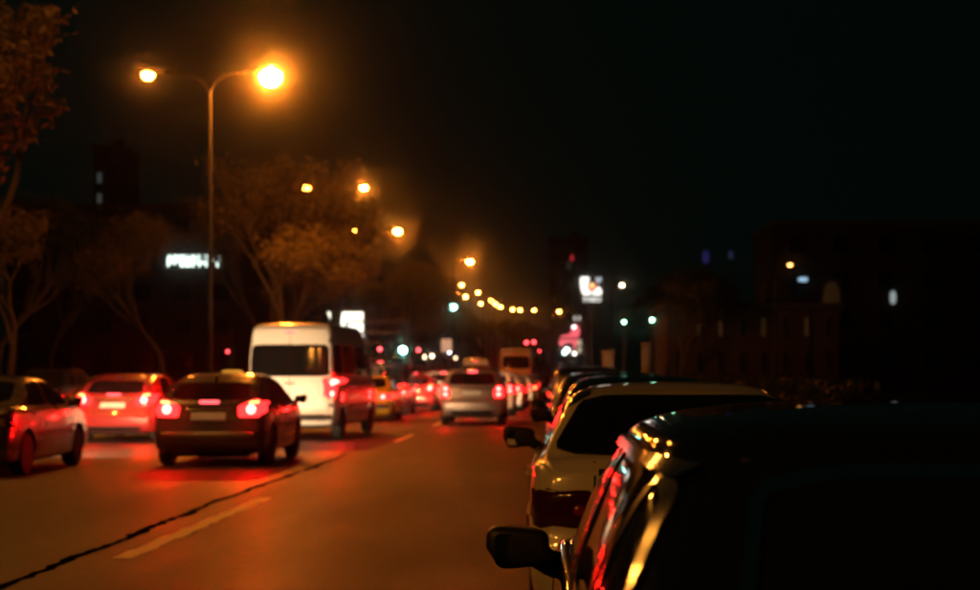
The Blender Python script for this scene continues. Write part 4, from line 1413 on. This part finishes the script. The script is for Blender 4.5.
def building(name, label, x0, x1, y0, y1, h, cols, floors, wall, lit=None, wmax=1.5, group=None):
    """lit: {(col,row): material}; the wall facing the camera carries the windows"""
    root = thing(name, label, 'building', ((x0 + x1) / 2, y0, 0), 0, group)
    w = x1 - x0
    MB().box((0, (y1 - y0) / 2, h / 2), (w, y1 - y0, h), .03).build('wall', wall, root)
    rf = MB().box((0, (y1 - y0) / 2, h + .2), (w + .6, y1 - y0 + .6, .4), .05).build('roof', M_ROOF, root)
    MB().box((w * .2, (y1 - y0) * .4, h + 1.1), (1.6, 1.6, 1.4), .04).build('stair_head', M_WALL, rf)
    fw = w / cols
    fh = (h - 1.2) / floors
    ww, wh = min(wmax, fw * .55), fh * .5
    fm = MB().box((0, 0, 0), (ww + .16, .10, wh + .16), .015).mesh(30)
    pm = MB().box((0, -.055, 0), (ww / 2 - .03, .02, wh), .0).mesh(30)
    sm = MB().box((0, -.10, -wh / 2 - .12), (ww + .3, .24, .07), .01).mesh(30)
    for c in range(cols):
        for r in range(floors):
            fr = ob('window', fm, M_WFRAME, root, (-w / 2 + (c + .5) * fw, -.045, 1.2 + (r + .5) * fh))
            for s in (-1, 1):
                ob('pane', pm, (lit or {}).get((c, r), M_GLASS), fr, (s * ww / 4, 0, 0))
            ob('sill', sm, M_WFRAME, fr)
    return root


W_DIM = emat('window_dim_white', (.75, .85, .8), .05)
W_WARM = emat('window_dim_warm', (1.0, .55, .18), .010)
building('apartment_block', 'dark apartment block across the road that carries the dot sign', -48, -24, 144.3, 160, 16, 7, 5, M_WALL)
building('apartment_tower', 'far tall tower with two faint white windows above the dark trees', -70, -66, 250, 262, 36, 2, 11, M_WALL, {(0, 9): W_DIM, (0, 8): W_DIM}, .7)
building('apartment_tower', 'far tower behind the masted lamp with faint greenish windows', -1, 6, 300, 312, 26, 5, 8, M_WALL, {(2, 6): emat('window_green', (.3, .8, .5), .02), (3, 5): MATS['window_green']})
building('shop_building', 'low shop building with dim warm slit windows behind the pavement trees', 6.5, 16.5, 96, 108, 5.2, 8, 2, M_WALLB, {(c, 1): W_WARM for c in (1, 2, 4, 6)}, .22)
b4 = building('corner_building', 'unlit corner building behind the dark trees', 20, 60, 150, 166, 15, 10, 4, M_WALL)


def fixture(px, py, y, size, col, st, label, name='lamp_or_glow'):
    c = P(px, py, y)
    g = thing(name, label, 'lamp', (c.x, y, c.z), 0, 'small lights in the dark')
    MB().box((0, .10, .0), (size[0] * 1.3, .12, size[1] * 1.2), .02).build('bracket', M_FRAME, g)
    MB().superell((0, 0, 0), (size[0] / 2, .05, size[1] / 2), .8).build('glass', emat('fix_' + label[:24].replace(' ', '_'), col, st), g)
    return g


fixture(803, 279.5, 149.7, (.9, .42), (.45, .75, 1.0), .8, 'small blue wall light on the unlit corner building')
fixture(800, 329.5, 149.7, (.75, .48), (1.0, .30, .12), .6, 'low orange-red wall light on the unlit corner building')
fixture(893, 297.5, 149.7, (.55, 1.2), (.8, .95, .95), .35, 'narrow white wall light farthest along the corner building')
fixture(832, 300, 149.7, (1.5, 3.4), (.5, .35, .12), .012, 'barely lit brown doorway panel on the corner building')  # glow in the material stands in for faint light on the wall
fixture(572, 258, 290, (.5, 1.0), (1.0, .03, .05), .55, 'dim red light hanging in the sky above the logo sign')
fixture(706, 257, 200, (.8, 1.6), (.05, .12, 1.0), .06, 'faint blue light over the dark trees')
fixture(731, 255, 200, (.6, 1.0), (.05, .3, .8), .05, 'fainter blue light beside the other blue one')

# added masts carry the red and blue lights so that they do not float
c0 = P(572, 258, 290)
mm = thing('added_mast', 'thin unlit mast added to carry the dim red light', 'mast', (c0.x, 290.3, 0))
MB().tube([(0, 0, 0), (0, 0, c0.z + .2)], [.25, .08], 8).build('shaft', M_SIGNPOST, mm)
for px, lab in ((706, 'dark mast added to carry the faint blue light'), (731, 'dark mast added to carry the fainter blue light')):
    c0 = P(px, 256, 200)
    mm = thing('added_mast', lab, 'mast', (c0.x, 200.3, 0))
    MB().tube([(0, 0, 0), (0, 0, c0.z + .4)], [.25, .08], 8).build('shaft', M_SIGNPOST, mm)

# ------------------------------------------------------------------ haze added to stand in for lens glare round the lamps
hz_m = bpy.data.materials.new('glare_haze')
hz_m.use_nodes = True
hn = hz_m.node_tree.nodes
hn.clear()
ho = hn.new('ShaderNodeOutputMaterial')
hv = hn.new('ShaderNodeVolumePrincipled')
hv.inputs['Color'].default_value = (.95, .93, .90, 1)
hv.inputs['Density'].default_value = .00068
hv.inputs['Anisotropy'].default_value = .993
hz_m.node_tree.links.new(hv.outputs[0], ho.inputs['Volume'])
hb = MB()
hb.box((0, 0, 0), (1, 1, 1))
hz = ob('haze', hb.mesh(None), hz_m, None)
hz.scale = (2600, 2800, 46)
hz.location = (0, 1150, 21.5)
tag(hz, 'thin haze added for a glare-like glow round the street lamps', None, None, 'stuff')
